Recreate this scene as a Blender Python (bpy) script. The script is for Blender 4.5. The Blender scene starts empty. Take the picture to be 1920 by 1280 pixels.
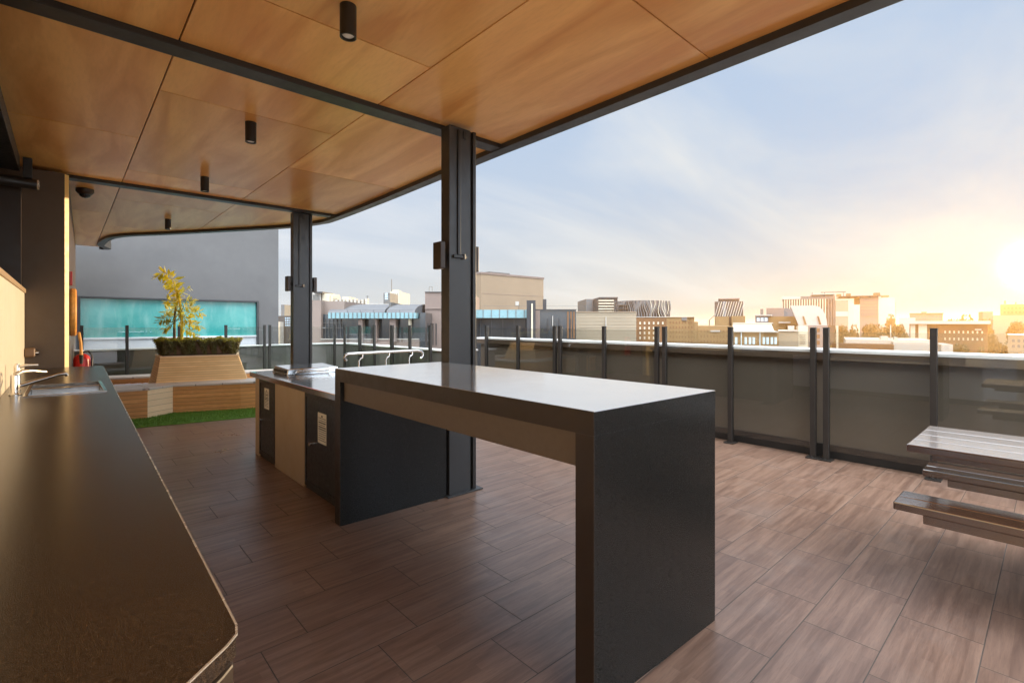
import bpy, bmesh, math, random
from mathutils import Vector, Matrix
random.seed(7)
R = math.radians
S = bpy.context.scene
C = S.collection

# ------------------------------------------------------------------ camera
EYE = 1.36
YAW = 42.175
cam = bpy.data.objects.new('camera', bpy.data.cameras.new('camera'))
C.objects.link(cam)
cam.location = (0, 0, EYE)
cam.rotation_euler = (R(90), 0, -R(YAW))
cam.data.sensor_width = 36
cam.data.lens = 36 * 925 / 1920
cam.data.shift_y = -35 / 1920
cam.data.clip_start = 0.02
cam.data.clip_end = 20000
S.camera = cam
sY, cY = math.sin(R(YAW)), math.cos(R(YAW))
def at(px, py, d):
    """world point seen at photo pixel (px,py) at depth d"""
    r = (px - 960) / 925 * d
    return Vector((sY * d + cY * r, cY * d - sY * r, EYE + (605 - py) / 925 * d))

HAZE = 0.0008
# ------------------------------------------------------------------ light
SUN_EL, SUN_AZ = 4.6, 88.8            # azimuth measured from +Y towards +X
sd = Vector((math.sin(R(SUN_AZ)) * math.cos(R(SUN_EL)), math.cos(R(SUN_AZ)) * math.cos(R(SUN_EL)), math.sin(R(SUN_EL))))
sun = bpy.data.objects.new('sun', bpy.data.lights.new('sun', 'SUN'))
C.objects.link(sun)
sun.data.energy = 5.0
sun.data.angle = R(0.5)
sun.data.color = (1.0, 0.72, 0.42)
sun.rotation_euler = sd.to_track_quat('Z', 'Y').to_euler()

W = bpy.data.worlds.new('World')
S.world = W
W.use_nodes = True
wt = W.node_tree
for n in list(wt.nodes): wt.nodes.remove(n)
def wn(t, **k):
    n = wt.nodes.new(t)
    for a, b in k.items(): setattr(n, a, b)
    return n
def wmath(op, a, b=None, clamp=False):
    n = wn('ShaderNodeMath', operation=op); n.use_clamp = clamp
    for i, v in enumerate((a, b)):
        if v is None: continue
        if isinstance(v, (int, float)): n.inputs[i].default_value = v
        else: wt.links.new(v, n.inputs[i])
    return n.outputs[0]
def wmix(f, a, b, mode='MIX'):
    n = wn('ShaderNodeMix', data_type='RGBA', blend_type=mode); n.clamp_result = False
    for i, v in ((0, f), (6, a), (7, b)):
        if isinstance(v, (int, float)): n.inputs[i].default_value = v
        elif isinstance(v, tuple): n.inputs[i].default_value = (*v, 1)
        else: wt.links.new(v, n.inputs[i])
    return n.outputs[2]
sky = wn('ShaderNodeTexSky', sky_type='NISHITA')
sky.sun_disc = False
sky.sun_elevation = R(SUN_EL)
sky.sun_rotation = R(SUN_AZ)
sky.air_density = 1.0; sky.dust_density = 1.2; sky.ozone_density = 2.0; sky.altitude = 60
geo = wn('ShaderNodeTexCoord')
dirv = geo.outputs['Generated']
sep = wn('ShaderNodeSeparateXYZ'); wt.links.new(dirv, sep.inputs[0])
el = wmath('MAXIMUM', sep.outputs[2], 0.0)
# thin high cloud, laid on a flat layer overhead
den = wmath('ADD', el, 0.16)
cx = wmath('DIVIDE', sep.outputs[0], den); cy = wmath('DIVIDE', sep.outputs[1], den)
comb = wn('ShaderNodeCombineXYZ'); wt.links.new(cx, comb.inputs[0]); wt.links.new(cy, comb.inputs[1])
mp = wn('ShaderNodeMapping'); mp.inputs['Rotation'].default_value = (0, 0, R(-25)); mp.inputs['Scale'].default_value = (0.55, 1.5, 1)
wt.links.new(comb.outputs[0], mp.inputs[0])
nz = wn('ShaderNodeTexNoise'); nz.inputs['Scale'].default_value = 0.75; nz.inputs['Detail'].default_value = 7; nz.inputs['Roughness'].default_value = 0.55; nz.inputs['Distortion'].default_value = 0.6
wt.links.new(mp.outputs[0], nz.inputs['Vector'])
cr = wn('ShaderNodeMapRange'); cr.inputs['From Min'].default_value = 0.40; cr.inputs['From Max'].default_value = 0.72
wt.links.new(nz.outputs[0], cr.inputs['Value'])
cloud = cr.outputs[0]
# angle to the sun
vd = wn('ShaderNodeVectorMath', operation='DOT_PRODUCT'); wt.links.new(dirv, vd.inputs[0]); vd.inputs[1].default_value = sd
dot = wmath('MAXIMUM', vd.outputs['Value'], 0.0)
glow_s = wmath('POWER', dot, 90.0)
glow_w = wmath('POWER', dot, 9.0)
lowband = wmath('POWER', wmath('SUBTRACT', 1.0, el, clamp=True), 7.0)
skys = wn('ShaderNodeVectorMath', operation='SCALE'); wt.links.new(sky.outputs[0], skys.inputs[0]); skys.inputs['Scale'].default_value = 0.35
# haze veil: pale blue high up, cream low down and towards the sun
veil = wmix(lowband, (5.1, 6.4, 8.3), (7.9, 8.0, 7.8))
warm = wmath('MULTIPLY', lowband, wmath('POWER', dot, 2.0), clamp=True)
veil = wmix(warm, veil, (8.9, 8.0, 6.3))
skyv = wmix(0.93, skys.outputs[0], veil)
clc = wmix(wmath('POWER', dot, 3.0), (8.3, 8.5, 8.8), (9.3, 8.9, 7.8))
skyv = wmix(wmath('MULTIPLY', cloud, 0.75), skyv, clc)
# brightness added to the unseen sky overhead, to light deck and soffit
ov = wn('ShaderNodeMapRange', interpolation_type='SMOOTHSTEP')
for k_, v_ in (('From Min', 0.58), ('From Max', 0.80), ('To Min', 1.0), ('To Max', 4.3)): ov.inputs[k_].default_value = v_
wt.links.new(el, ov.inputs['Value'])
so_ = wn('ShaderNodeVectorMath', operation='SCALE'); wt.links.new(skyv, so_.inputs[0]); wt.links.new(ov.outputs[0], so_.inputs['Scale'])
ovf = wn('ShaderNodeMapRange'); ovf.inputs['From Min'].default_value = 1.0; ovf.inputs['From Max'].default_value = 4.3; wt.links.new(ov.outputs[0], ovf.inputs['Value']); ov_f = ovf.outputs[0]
def addglow(base, col, f):
    g = wn('ShaderNodeVectorMath', operation='SCALE'); g.inputs[0].default_value = col; wt.links.new(f, g.inputs['Scale'])
    a = wn('ShaderNodeVectorMath', operation='ADD'); wt.links.new(base, a.inputs[0]); wt.links.new(g.outputs[0], a.inputs[1]); return a.outputs[0]
back = wn('ShaderNodeVectorMath', operation='DOT_PRODUCT'); wt.links.new(dirv, back.inputs[0]); back.inputs[1].default_value = (-0.55, -0.83, 0.1)  # extra sky brightness added behind the camera as fill light
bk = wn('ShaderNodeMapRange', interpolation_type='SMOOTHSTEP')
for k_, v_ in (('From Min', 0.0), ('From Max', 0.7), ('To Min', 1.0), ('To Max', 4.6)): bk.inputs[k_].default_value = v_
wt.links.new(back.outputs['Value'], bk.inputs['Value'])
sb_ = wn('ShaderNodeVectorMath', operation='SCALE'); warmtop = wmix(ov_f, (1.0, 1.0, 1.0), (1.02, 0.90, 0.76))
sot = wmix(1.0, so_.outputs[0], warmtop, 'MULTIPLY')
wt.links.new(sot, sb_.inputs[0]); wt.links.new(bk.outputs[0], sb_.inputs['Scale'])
fin = addglow(sb_.outputs[0], (1.2, 1.1, 0.9), wmath('POWER', dot, 420.0))
fin = addglow(fin, (90, 68, 38), wmath('POWER', dot, 5000.0))
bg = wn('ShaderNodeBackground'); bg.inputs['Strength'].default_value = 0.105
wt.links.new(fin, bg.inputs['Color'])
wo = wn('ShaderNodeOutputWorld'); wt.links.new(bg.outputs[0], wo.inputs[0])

S.render.engine = 'CYCLES'
S.view_settings.view_transform = 'Standard'
S.view_settings.look = 'None'
S.view_settings.exposure = 0
S.cycles.max_bounces = 8
S.cycles.diffuse_bounces = 5
S.cycles.transparent_max_bounces = 16
S.cycles.use_denoising = True
S.cycles.sample_clamp_indirect = 6

# ------------------------------------------------------------------ materials
M = {}
class NT:
    def __init__(s, name):
        s.m = bpy.data.materials.new(name); s.m.use_nodes = True
        s.t = s.m.node_tree; s.b = s.t.nodes['Principled BSDF']; s.out = s.t.nodes['Material Output']
    def n(s, t, **k):
        n = s.t.nodes.new(t)
        for a, b in k.items(): setattr(n, a, b)
        return n
    def l(s, a, b): s.t.links.new(a, b)
    def math(s, op, a, b=None, clamp=False):
        n = s.n('ShaderNodeMath', operation=op); n.use_clamp = clamp
        for i, v in enumerate((a, b)):
            if v is None: continue
            if isinstance(v, (int, float)): n.inputs[i].default_value = v
            else: s.l(v, n.inputs[i])
        return n.outputs[0]
    def mix(s, f, a, b, mode='MIX'):
        n = s.n('ShaderNodeMix', data_type='RGBA', blend_type=mode)
        for i, v in ((0, f), (6, a), (7, b)):
            if isinstance(v, (int, float)): n.inputs[i].default_value = v
            elif isinstance(v, tuple): n.inputs[i].default_value = (*v, 1)
            else: s.l(v, n.inputs[i])
        return n.outputs[2]
    def coords(s, scale=(1, 1, 1), world=False, rot=(0, 0, 0)):
        if world: src = s.n('ShaderNodeNewGeometry').outputs['Position']
        else: src = s.n('ShaderNodeTexCoord').outputs['Object']
        m = s.n('ShaderNodeMapping'); m.inputs['Scale'].default_value = scale; m.inputs['Rotation'].default_value = rot
        s.l(src, m.inputs[0]); return m.outputs[0]
    def noise(s, vec, scale, detail=4, rough=0.55, dist=0):
        n = s.n('ShaderNodeTexNoise'); n.inputs['Scale'].default_value = scale; n.inputs['Detail'].default_value = detail
        n.inputs['Roughness'].default_value = rough; n.inputs['Distortion'].default_value = dist
        s.l(vec, n.inputs['Vector']); return n.outputs[0]
    def ramp(s, v, lo, hi, a=0.0, b=1.0):
        n = s.n('ShaderNodeMapRange')
        for k, x in (('From Min', lo), ('From Max', hi), ('To Min', a), ('To Max', b)): n.inputs[k].default_value = x
        s.l(v, n.inputs['Value']); return n.outputs[0]
    def bump(s, h, strength=0.2, dist=0.01):
        n = s.n('ShaderNodeBump'); n.inputs['Strength'].default_value = strength; n.inputs['Distance'].default_value = dist
        s.l(h, n.inputs['Height']); s.l(n.outputs[0], s.b.inputs['Normal'])
    def set(s, **k):
        for a, v in k.items():
            i = s.b.inputs[a.replace('_', ' ')]
            if isinstance(v, (int, float)): i.default_value = v
            elif isinstance(v, tuple): i.default_value = (*v, 1) if len(v) == 3 else v
            else: s.l(v, i)
def sc(c, k): return tuple(min(1, x * k) for x in c)
def mat(key, col, rough=0.5, metal=0.0, var=0.12, scale=3.0, stretch=(1, 1, 1), bump=0.0, rvar=0.08, spec=0.5, world=False):
    t = NT(key); v = t.coords(stretch, world)
    n = t.noise(v, scale, 6, 0.6)
    f = t.ramp(n, 0.3, 0.7)
    t.set(Base_Color=t.mix(f, sc(col, 1 - var), sc(col, 1 + var)), Metallic=metal)
    n2 = t.noise(v, scale * 6, 4, 0.6)
    t.set(Roughness=t.ramp(n2, 0.3, 0.7, max(0.02, rough - rvar), min(1, rough + rvar)))
    t.b.inputs['Specular IOR Level'].default_value = spec
    if bump: t.bump(n2, bump, 0.004)
    M[key] = t.m
    return t

mat('steel_paint', (0.028, 0.025, 0.023), 0.42, 0, 0.15, 2.0, bump=0.03)
mat('steel_bluegrey', (0.040, 0.0405, 0.041), 0.40, 0, 0.12, 2.0, bump=0.03)
mat('black_metal', (0.018, 0.017, 0.016), 0.38, 0, 0.2, 6)
mat('post_metal', (0.022, 0.018, 0.015), 0.45, 0, 0.2, 5)
mat('lens', (0.75, 0.72, 0.68), 0.2, 0, 0.05, 20)
mat('laminate_dark', (0.012, 0.012, 0.0105), 0.27, 0, 0.06, 60, rvar=0.02, spec=0.35)
mat('laminate_top', (0.97, 0.97, 0.965), 0.13, 0.82, 0.04, 1.2, rvar=0.03, spec=0.8)
mat('counter_top', (0.036, 0.023, 0.0135), 0.26, 0, 0.75, 130, rvar=0.07, spec=0.55)
mat('laminate_brown', (0.034, 0.019, 0.010), 0.45, 0, 0.12, 2)
mat('cream_wall', (0.78, 0.70, 0.56), 0.45, 0, 0.04, 1.5)
mat('beige_panel', (0.44, 0.31, 0.18), 0.5, 0, 0.06, 1.2)
mat('taupe_wall', (0.115, 0.083, 0.058), 0.7, 0, 0.08, 1.4, bump=0.05)
mat('grey_render', (0.135, 0.130, 0.126), 0.85, 0, 0.10, 0.9, bump=0.12)
mat('low_wall', (0.12, 0.112, 0.102), 0.8, 0, 0.12, 1.1, bump=0.1)
mat('parapet_face', (0.118, 0.093, 0.068), 0.75, 0, 0.12, 0.9, bump=0.08)
mat('coping', (0.80, 0.80, 0.80), 0.35, 0, 0.06, 1.4)
mat('white_panel', (0.70, 0.72, 0.74), 0.4, 0, 0.04, 1.0)
mat('stainless', (0.72, 0.70, 0.67), 0.13, 1.0, 0.06, 3, (1, 8, 1), rvar=0.05)
mat('chrome', (0.75, 0.72, 0.68), 0.12, 1.0, 0.04, 3)
mat('cream_metal', (0.80, 0.74, 0.64), 0.25, 0.6, 0.04, 3)
mat('red_paint', (0.62, 0.025, 0.015), 0.35, 0, 0.1, 6)
mat('orange_hose', (0.85, 0.42, 0.10), 0.5, 0, 0.15, 20)
mat('paper', (0.72, 0.66, 0.54), 0.6, 0, 0.05, 10)
mat('ink', (0.03, 0.03, 0.03), 0.6)
mat('dark_glass', (0.012, 0.013, 0.014), 0.08, 0, 0.1, 1, rvar=0.02)
mat('bark', (0.12, 0.07, 0.04), 0.85, 0, 0.3, 12, bump=0.3)
mat('pebble', (0.42, 0.38, 0.38), 0.7, 0, 0.25, 9, bump=0.4)
mat('soil', (0.06, 0.045, 0.03), 0.9, 0, 0.3, 15, bump=0.4)
mat('orange_brown', (0.17, 0.095, 0.045), 0.45, 0, 0.15, 8)

def leaf(key, a, b):
    t = NT(key)
    v = t.coords((1, 1, 1), True); n = t.noise(v, 9, 3)
    col = t.mix(t.ramp(n, 0.3, 0.7), a, b)
    t.set(Base_Color=col, Roughness=0.5)
    tr = t.n('ShaderNodeBsdfTranslucent'); t.l(col, tr.inputs[0])
    mx = t.n('ShaderNodeMixShader'); mx.inputs[0].default_value = 0.35
    t.l(t.b.outputs[0], mx.inputs[1]); t.l(tr.outputs[0], mx.inputs[2]); t.l(mx.outputs[0], t.out.inputs[0])
    M[key] = t.m
leaf('leaf_yellow', (0.95, 0.76, 0.06), (0.74, 0.72, 0.07))
leaf('leaf_pale', (0.88, 0.76, 0.28), (0.58, 0.66, 0.18))
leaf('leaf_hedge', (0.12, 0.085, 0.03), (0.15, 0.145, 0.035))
leaf('leaf_hedge_top', (0.55, 0.48, 0.05), (0.16, 0.17, 0.03))  # sunlight on the hedge top is put into this yellow
leaf('leaf_tree', (0.10, 0.075, 0.022), (0.17, 0.115, 0.03))

# plywood soffit: grain runs along Y, each sheet its own tone
t = NT('plywood')
oi = t.n('ShaderNodeObjectInfo')
pos = t.n('ShaderNodeNewGeometry').outputs['Position']
ad = t.n('ShaderNodeVectorMath', operation='ADD'); t.l(pos, ad.inputs[0])
sh = t.n('ShaderNodeCombineXYZ'); t.l(t.math('MULTIPLY', oi.outputs['Random'], 37.0), sh.inputs[0]); t.l(t.math('MULTIPLY', oi.outputs['Random'], 91.0), sh.inputs[1]); t.l(sh.outputs[0], ad.inputs[1])
mpn = t.n('ShaderNodeMapping'); mpn.inputs['Scale'].default_value = (1, 0.16, 1); t.l(ad.outputs[0], mpn.inputs[0])
g1_ = t.noise(mpn.outputs[0], 4.0, 4, 0.5, 0.8)
g2_ = t.noise(mpn.outputs[0], 60.0, 3, 0.6)
big = t.noise(mpn.outputs[0], 1.6, 3, 0.5)
c = t.mix(t.ramp(g1_, 0.38, 0.64), (0.95, 0.53, 0.18), (0.74, 0.325, 0.085))
c = t.mix(t.math('MULTIPLY', t.ramp(g2_, 0.45, 0.75), 0.20), c, (0.52, 0.25, 0.085))
c = t.mix(t.math('MULTIPLY', t.ramp(big, 0.4, 0.7), 0.16), c, (0.86, 0.52, 0.21))
dk = t.ramp(oi.outputs['Random'], 0, 1, 0.86, 1.08)
mm = t.n('ShaderNodeVectorMath', operation='SCALE'); t.l(c, mm.inputs[0]); t.l(dk, mm.inputs['Scale'])
t.set(Base_Color=mm.outputs[0], Roughness=t.ramp(g1_, 0.3, 0.7, 0.29, 0.33))
t.b.inputs['Specular IOR Level'].default_value = 0.45
M['plywood'] = t.m

# deck: 570 x 287 wood-look tiles, third bond
t = NT('deck_tile')
sp = t.n('ShaderNodeSeparateXYZ'); t.l(t.n('ShaderNodeNewGeometry').outputs['Position'], sp.inputs[0])
X, Y = sp.outputs[0], sp.outputs[1]
TY, TX = 0.2865, 0.57
v = t.math('DIVIDE', t.math('SUBTRACT', Y, 0.205), TY)
row = t.math('FLOOR', v); fv = t.math('SUBTRACT', v, row)
u = t.math('DIVIDE', t.math('SUBTRACT', t.math('SUBTRACT', X, 2.31 - 0.57), t.math('MULTIPLY', row, TX / 3)), TX)
colm = t.math('FLOOR', u); fu = t.math('SUBTRACT', u, colm)
ev = t.math('MULTIPLY', t.math('MINIMUM', fv, t.math('SUBTRACT', 1.0, fv)), TY)
eu = t.math('MULTIPLY', t.math('MINIMUM', fu, t.math('SUBTRACT', 1.0, fu)), TX)
edge = t.math('MINIMUM', ev, eu)
grout = t.ramp(edge, 0.0012, 0.0030, 1.0, 0.0)
cb = t.n('ShaderNodeCombineXYZ'); t.l(row, cb.inputs[0]); t.l(colm, cb.inputs[1])
wn1 = t.n('ShaderNodeTexWhiteNoise', noise_dimensions='3D'); t.l(cb.outputs[0], wn1.inputs['Vector'])
strip = t.math('FLOOR', t.math('MULTIPLY', fv, 7.0))
st1 = t.n('ShaderNodeTexWhiteNoise', noise_dimensions='1D'); t.l(t.math('ADD', t.math('MULTIPLY', row, 7.0), strip), st1.inputs['W'])
half = t.math('FLOOR', t.math('ADD', t.math('MULTIPLY', fu, 1.05), t.math('MULTIPLY', st1.outputs['Value'], 1.9)))
cb2 = t.n('ShaderNodeCombineXYZ')
t.l(t.math('ADD', t.math('MULTIPLY', row, 7.0), strip), cb2.inputs[0]); t.l(t.math('ADD', t.math('MULTIPLY', colm, 3.0), half), cb2.inputs[1])
wn2 = t.n('ShaderNodeTexWhiteNoise', noise_dimensions='3D'); t.l(cb2.outputs[0], wn2.inputs['Vector'])
tc = t.n('ShaderNodeCombineXYZ'); t.l(t.math('MULTIPLY', X, 0.8), tc.inputs[0]); t.l(t.math('MULTIPLY', Y, 11.0), tc.inputs[1]); t.l(t.math('MULTIPLY', wn1.outputs['Value'], 20.0), tc.inputs[2])
gr = t.noise(tc.outputs[0], 3.2, 6, 0.6, 0.5)
gr2 = t.noise(tc.outputs[0], 22, 4, 0.6)
cc = t.mix(t.ramp(gr, 0.36, 0.64), (0.150, 0.084, 0.056), (0.265, 0.162, 0.113))
cc = t.mix(t.math('MULTIPLY', t.ramp(wn2.outputs['Value'], 0.55, 1.0), 0.26), cc, (0.31, 0.205, 0.15))
cc = t.mix(t.math('MULTIPLY', t.ramp(wn2.outputs['Value'], 0.42, 0.0), 0.36), cc, (0.105, 0.058, 0.041))
cc = t.mix(t.math('MULTIPLY', wn1.outputs['Value'], 0.22), cc, (0.18, 0.115, 0.088))
cc = t.mix(t.math('MULTIPLY', t.ramp(gr2, 0.5, 0.8), 0.45), cc, (0.09, 0.05, 0.036))
dirt = t.noise(t.coords((1, 1, 1), True), 2.3, 7, 0.65)
cc = t.mix(t.math('MULTIPLY', t.ramp(dirt, 0.52, 0.8), 0.28), cc, (0.30, 0.25, 0.22))
cc = t.mix(grout, cc, (0.075, 0.058, 0.047))
blot = t.noise(t.coords((1, 1, 1), True), 1.1, 5, 0.6)
t.set(Base_Color=cc, Roughness=t.math('ADD', t.ramp(blot, 0.3, 0.7, 0.27, 0.40), t.math('MULTIPLY', grout, 0.3)))
t.b.inputs['Specular IOR Level'].default_value = 0.6
hh = t.math('SUBTRACT', t.math('MULTIPLY', gr2, 0.08), grout)
t.bump(hh, 0.35, 0.002)
M['deck_tile'] = t.m

def boards(key, a, b, pitch, axis, grain, line=0.05, rough=0.5, dark=0.25):
    """timber boards: gaps every `pitch` along `axis` (object space), grain along `grain`"""
    t = NT(key)
    o = t.n('ShaderNodeNewGeometry').outputs['Position']
    s = t.n('ShaderNodeSeparateXYZ'); t.l(o, s.inputs[0])
    q = t.math('DIVIDE', s.outputs[axis], pitch); fl = t.math('FLOOR', q); fr = t.math('SUBTRACT', q, fl)
    e = t.math('MINIMUM', fr, t.math('SUBTRACT', 1.0, fr))
    gap = t.ramp(e, line * 0.5, line, 1, 0)
    st = [14, 14, 14]; st[grain] = 1.2
    mpp = t.n('ShaderNodeMapping'); mpp.inputs['Scale'].default_value = st; t.l(o, mpp.inputs[0])
    cx_ = t.n('ShaderNodeVectorMath', operation='ADD'); t.l(mpp.outputs[0], cx_.inputs[0])
    k = t.n('ShaderNodeCombineXYZ')
    for i in range(3): t.l(t.math('MULTIPLY', fl, 7.31), k.inputs[i])
    t.l(k.outputs[0], cx_.inputs[1])
    n = t.noise(cx_.outputs[0], 1.5, 6, 0.6, 0.4)
    wv = t.n('ShaderNodeTexWhiteNoise', noise_dimensions='1D'); t.l(fl, wv.inputs['W'])
    c = t.mix(t.ramp(n, 0.3, 0.7), a, b)
    c = t.mix(t.math('MULTIPLY', wv.outputs['Value'], 0.35), c, sc(a, 0.75))
    c = t.mix(gap, c, sc(a, dark))
    t.set(Base_Color=c, Roughness=rough)
    t.bump(t.math('SUBTRACT', t.math('MULTIPLY', n, 0.1), gap), 0.5, 0.004)
    M[key] = t.m
boards('bench_timber', (0.58, 0.25, 0.07), (0.74, 0.37, 0.125), 0.058, 2, 0, 0.05, 0.5)
boards('bench_sunlit', (0.88, 0.62, 0.36), (0.92, 0.69, 0.43), 0.085, 2, 0, 0.035, 0.5, 0.4)  # bench boards with the sun on one facet put into their colour
boards('planter_timber', (0.78, 0.48, 0.20), (0.90, 0.61, 0.29), 0.036, 2, 0, 0.06, 0.5)
boards('seat_timber', (0.55, 0.47, 0.40), (0.64, 0.56, 0.49), 0.115, 1, 0, 0.03, 0.45, 0.5)
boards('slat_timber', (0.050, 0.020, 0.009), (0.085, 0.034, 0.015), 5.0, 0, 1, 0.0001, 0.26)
boards('slat_sky_sheen', (0.30, 0.245, 0.21), (0.42, 0.36, 0.32), 5.0, 0, 1, 0.0001, 0.26)  # paler copy for upward faces, sky reflection put into the colour
for n_ in list(M['slat_sky_sheen'].node_tree.nodes) + list(M['slat_timber'].node_tree.nodes):
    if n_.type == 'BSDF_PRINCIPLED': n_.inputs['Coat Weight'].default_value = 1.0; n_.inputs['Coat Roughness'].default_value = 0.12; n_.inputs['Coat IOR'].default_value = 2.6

def thinglass(key, tint, extra=0.0, rough=0.0):
    t = NT(key)
    tr = t.n('ShaderNodeBsdfTransparent'); tr.inputs[0].default_value = (*tint, 1)
    gl = t.n('ShaderNodeBsdfGlossy'); gl.inputs['Roughness'].default_value = rough
    lw = t.n('ShaderNodeLayerWeight'); lw.inputs[0].default_value = 0.5
    f = t.math('ADD', t.math('MULTIPLY', t.math('POWER', lw.outputs['Facing'], 5.0), 0.9), 0.055 + extra, True)
    mx = t.n('ShaderNodeMixShader'); t.l(f, mx.inputs[0]); t.l(tr.outputs[0], mx.inputs[1]); t.l(gl.outputs[0], mx.inputs[2])
    t.l(mx.outputs[0], t.out.inputs[0]); M[key] = t.m
thinglass('glass', (0.90, 0.91, 0.90), 0.0)

# turquoise back-painted strip window
t = NT('turquoise')
v = t.coords((1, 1, 1), True); n = t.noise(v, 0.8, 6, 0.6, 0.6)
n2 = t.noise(t.coords((2.2, 1, 0.5), True), 2.5, 4, 0.6)
c = t.mix(t.ramp(n, 0.35, 0.65), (0.03, 0.27, 0.25), (0.11, 0.39, 0.35))
c = t.mix(t.math('MULTIPLY', t.ramp(n2, 0.5, 0.75), 0.5), c, (0.26, 0.48, 0.45))
t.set(Base_Color=c, Roughness=0.12)
M['turquoise'] = t.m

# turf
t = NT('turf')
n = t.noise(t.coords((1, 1, 1), True), 160, 3); n2 = t.noise(t.coords((1, 1, 1), True), 3, 4)
c = t.mix(t.ramp(n, 0.3, 0.7), (0.07, 0.17, 0.015), (0.20, 0.38, 0.04)); c = t.mix(t.math('MULTIPLY', n2, 0.5), c, (0.11, 0.23, 0.025))
t.set(Base_Color=c, Roughness=0.9); t.bump(n, 0.8, 0.02); M['turf'] = t.m

# ------------------------------------------------------------------ mesh helpers
ORG = {}
class MB:
    def __init__(s): s.bm = bmesh.new()
    def box(s, a, b):
        x0, y0, z0 = a; x1, y1, z1 = b
        return s.prism([(x0, y0), (x1, y0), (x1, y1), (x0, y1)], z0, z1)
    def prism(s, pts, z0, z1, top=None):
        """vertical prism over polygon pts (counter-clockwise); top: other polygon at z1"""
        ar = sum(pts[i][0] * pts[(i + 1) % len(pts)][1] - pts[(i + 1) % len(pts)][0] * pts[i][1] for i in range(len(pts)))
        top = top or pts
        if ar < 0: pts = pts[::-1]; top = top[::-1]
        lo = [s.bm.verts.new((p[0], p[1], z0 if len(p) < 3 else p[2])) for p in pts]
        hi = [s.bm.verts.new((p[0], p[1], z1)) for p in top]
        n = len(lo)
        s.bm.faces.new(lo[::-1]); s.bm.faces.new(hi)
        for i in range(n): s.bm.faces.new((lo[i], lo[(i + 1) % n], hi[(i + 1) % n], hi[i]))
        return s
    def hull8(s, v):
        """box from 8 points: bottom 4 (ccw from above) then top 4"""
        q = [s.bm.verts.new(p) for p in v]
        for f in ((3, 2, 1, 0), (4, 5, 6, 7), (0, 1, 5, 4), (1, 2, 6, 5), (2, 3, 7, 6), (3, 0, 4, 7)): s.bm.faces.new([q[i] for i in f])
        return s
    def quad(s, *p):
        s.bm.faces.new([s.bm.verts.new(x) for x in p]); return s
    def tube(s, path, r, seg=12, cap=True):
        path = [Vector(p) for p in path]; rs = r if isinstance(r, (list, tuple)) else [r] * len(path)
        rings = []
        for i, p in enumerate(path):
            d = (path[min(i + 1, len(path) - 1)] - path[max(i - 1, 0)]).normalized()
            a = d.orthogonal().normalized() if i == 0 else (pa - d * pa.dot(d)).normalized()
            pa = a; b = d.cross(a)
            rings.append([s.bm.verts.new(p + (a * math.cos(2 * math.pi * k / seg) + b * math.sin(2 * math.pi * k / seg)) * rs[i]) for k in range(seg)])
        for i in range(len(rings) - 1):
            for k in range(seg):
                s.bm.faces.new((rings[i][k], rings[i][(k + 1) % seg], rings[i + 1][(k + 1) % seg], rings[i + 1][k]))
        if cap: s.bm.faces.new(rings[0][::-1]); s.bm.faces.new(rings[-1])
        return s
    def cyl(s, c, r, z0, z1, seg=24): return s.tube([(c[0], c[1], z0), (c[0], c[1], z1)], r, seg)
    def lathe(s, c, prof, seg=24):
        rings = [[s.bm.verts.new((c[0] + r * math.cos(2 * math.pi * k / seg), c[1] + r * math.sin(2 * math.pi * k / seg), z)) for k in range(seg)] for r, z in prof]
        for i in range(len(rings) - 1):
            for k in range(seg): s.bm.faces.new((rings[i][k], rings[i][(k + 1) % seg], rings[i + 1][(k + 1) % seg], rings[i + 1][k]))
        s.bm.faces.new(rings[0][::-1]); s.bm.faces.new(rings[-1]); return s
    def build(s, name, m, parent=None, bevel=0.0, smooth=False, local=False, seg=2):
        o_ = ORG.get(parent.name, Vector((0, 0, 0))) if parent is not None else Vector((0, 0, 0))
        if not local and o_.length: bmesh.ops.translate(s.bm, verts=s.bm.verts, vec=-o_)
        bmesh.ops.recalc_face_normals(s.bm, faces=s.bm.faces)
        me = bpy.data.meshes.new(name); s.bm.to_mesh(me); s.bm.free()
        if isinstance(m, (list, tuple)):
            for q in m: me.materials.append(M[q])
        else: me.materials.append(M[m])
        if smooth:
            for p in me.polygons: p.use_smooth = True
            me.set_sharp_from_angle(angle=R(40))
        o = bpy.data.objects.new(name, me); C.objects.link(o)
        if parent is not None:
            o.parent = parent; ORG[o.name] = o_
        if bevel:
            b = o.modifiers.new('bevel', 'BEVEL'); b.width = bevel; b.segments = seg; b.limit_method = 'ANGLE'; b.angle_limit = R(40)
            b.harden_normals = False
        return o
def tag(o, label=None, cat=None, group=None, kind=None):
    if label: o['label'] = label
    if cat: o['category'] = cat
    if group: o['group'] = group
    if kind: o['kind'] = kind
    return o
def thing(name, label, cat, loc=(0, 0, 0), rz=0.0, group=None):
    o = bpy.data.objects.new(name, None); C.objects.link(o)
    o.empty_display_size = 0.1
    o.location = loc; o.rotation_euler = (0, 0, rz); ORG[o.name] = Vector(loc)
    return tag(o, label, cat, group)
def struct(o): return tag(o, kind='structure')
def copy_tree(o, parent=None, top=True):
    c = o.copy(); C.objects.link(c); c.parent = parent
    for ch in list(o.children): copy_tree(ch, c, False)
    return c

# ------------------------------------------------------------------ the deck
CE = 2.947                                                  # soffit height
m = MB(); m.quad((-0.6, -6, 0), (5.9, -6, 0), (5.9, 12.4, 0), (-0.6, 12.4, 0))
struct(m.build('deck', 'deck_tile'))
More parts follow.
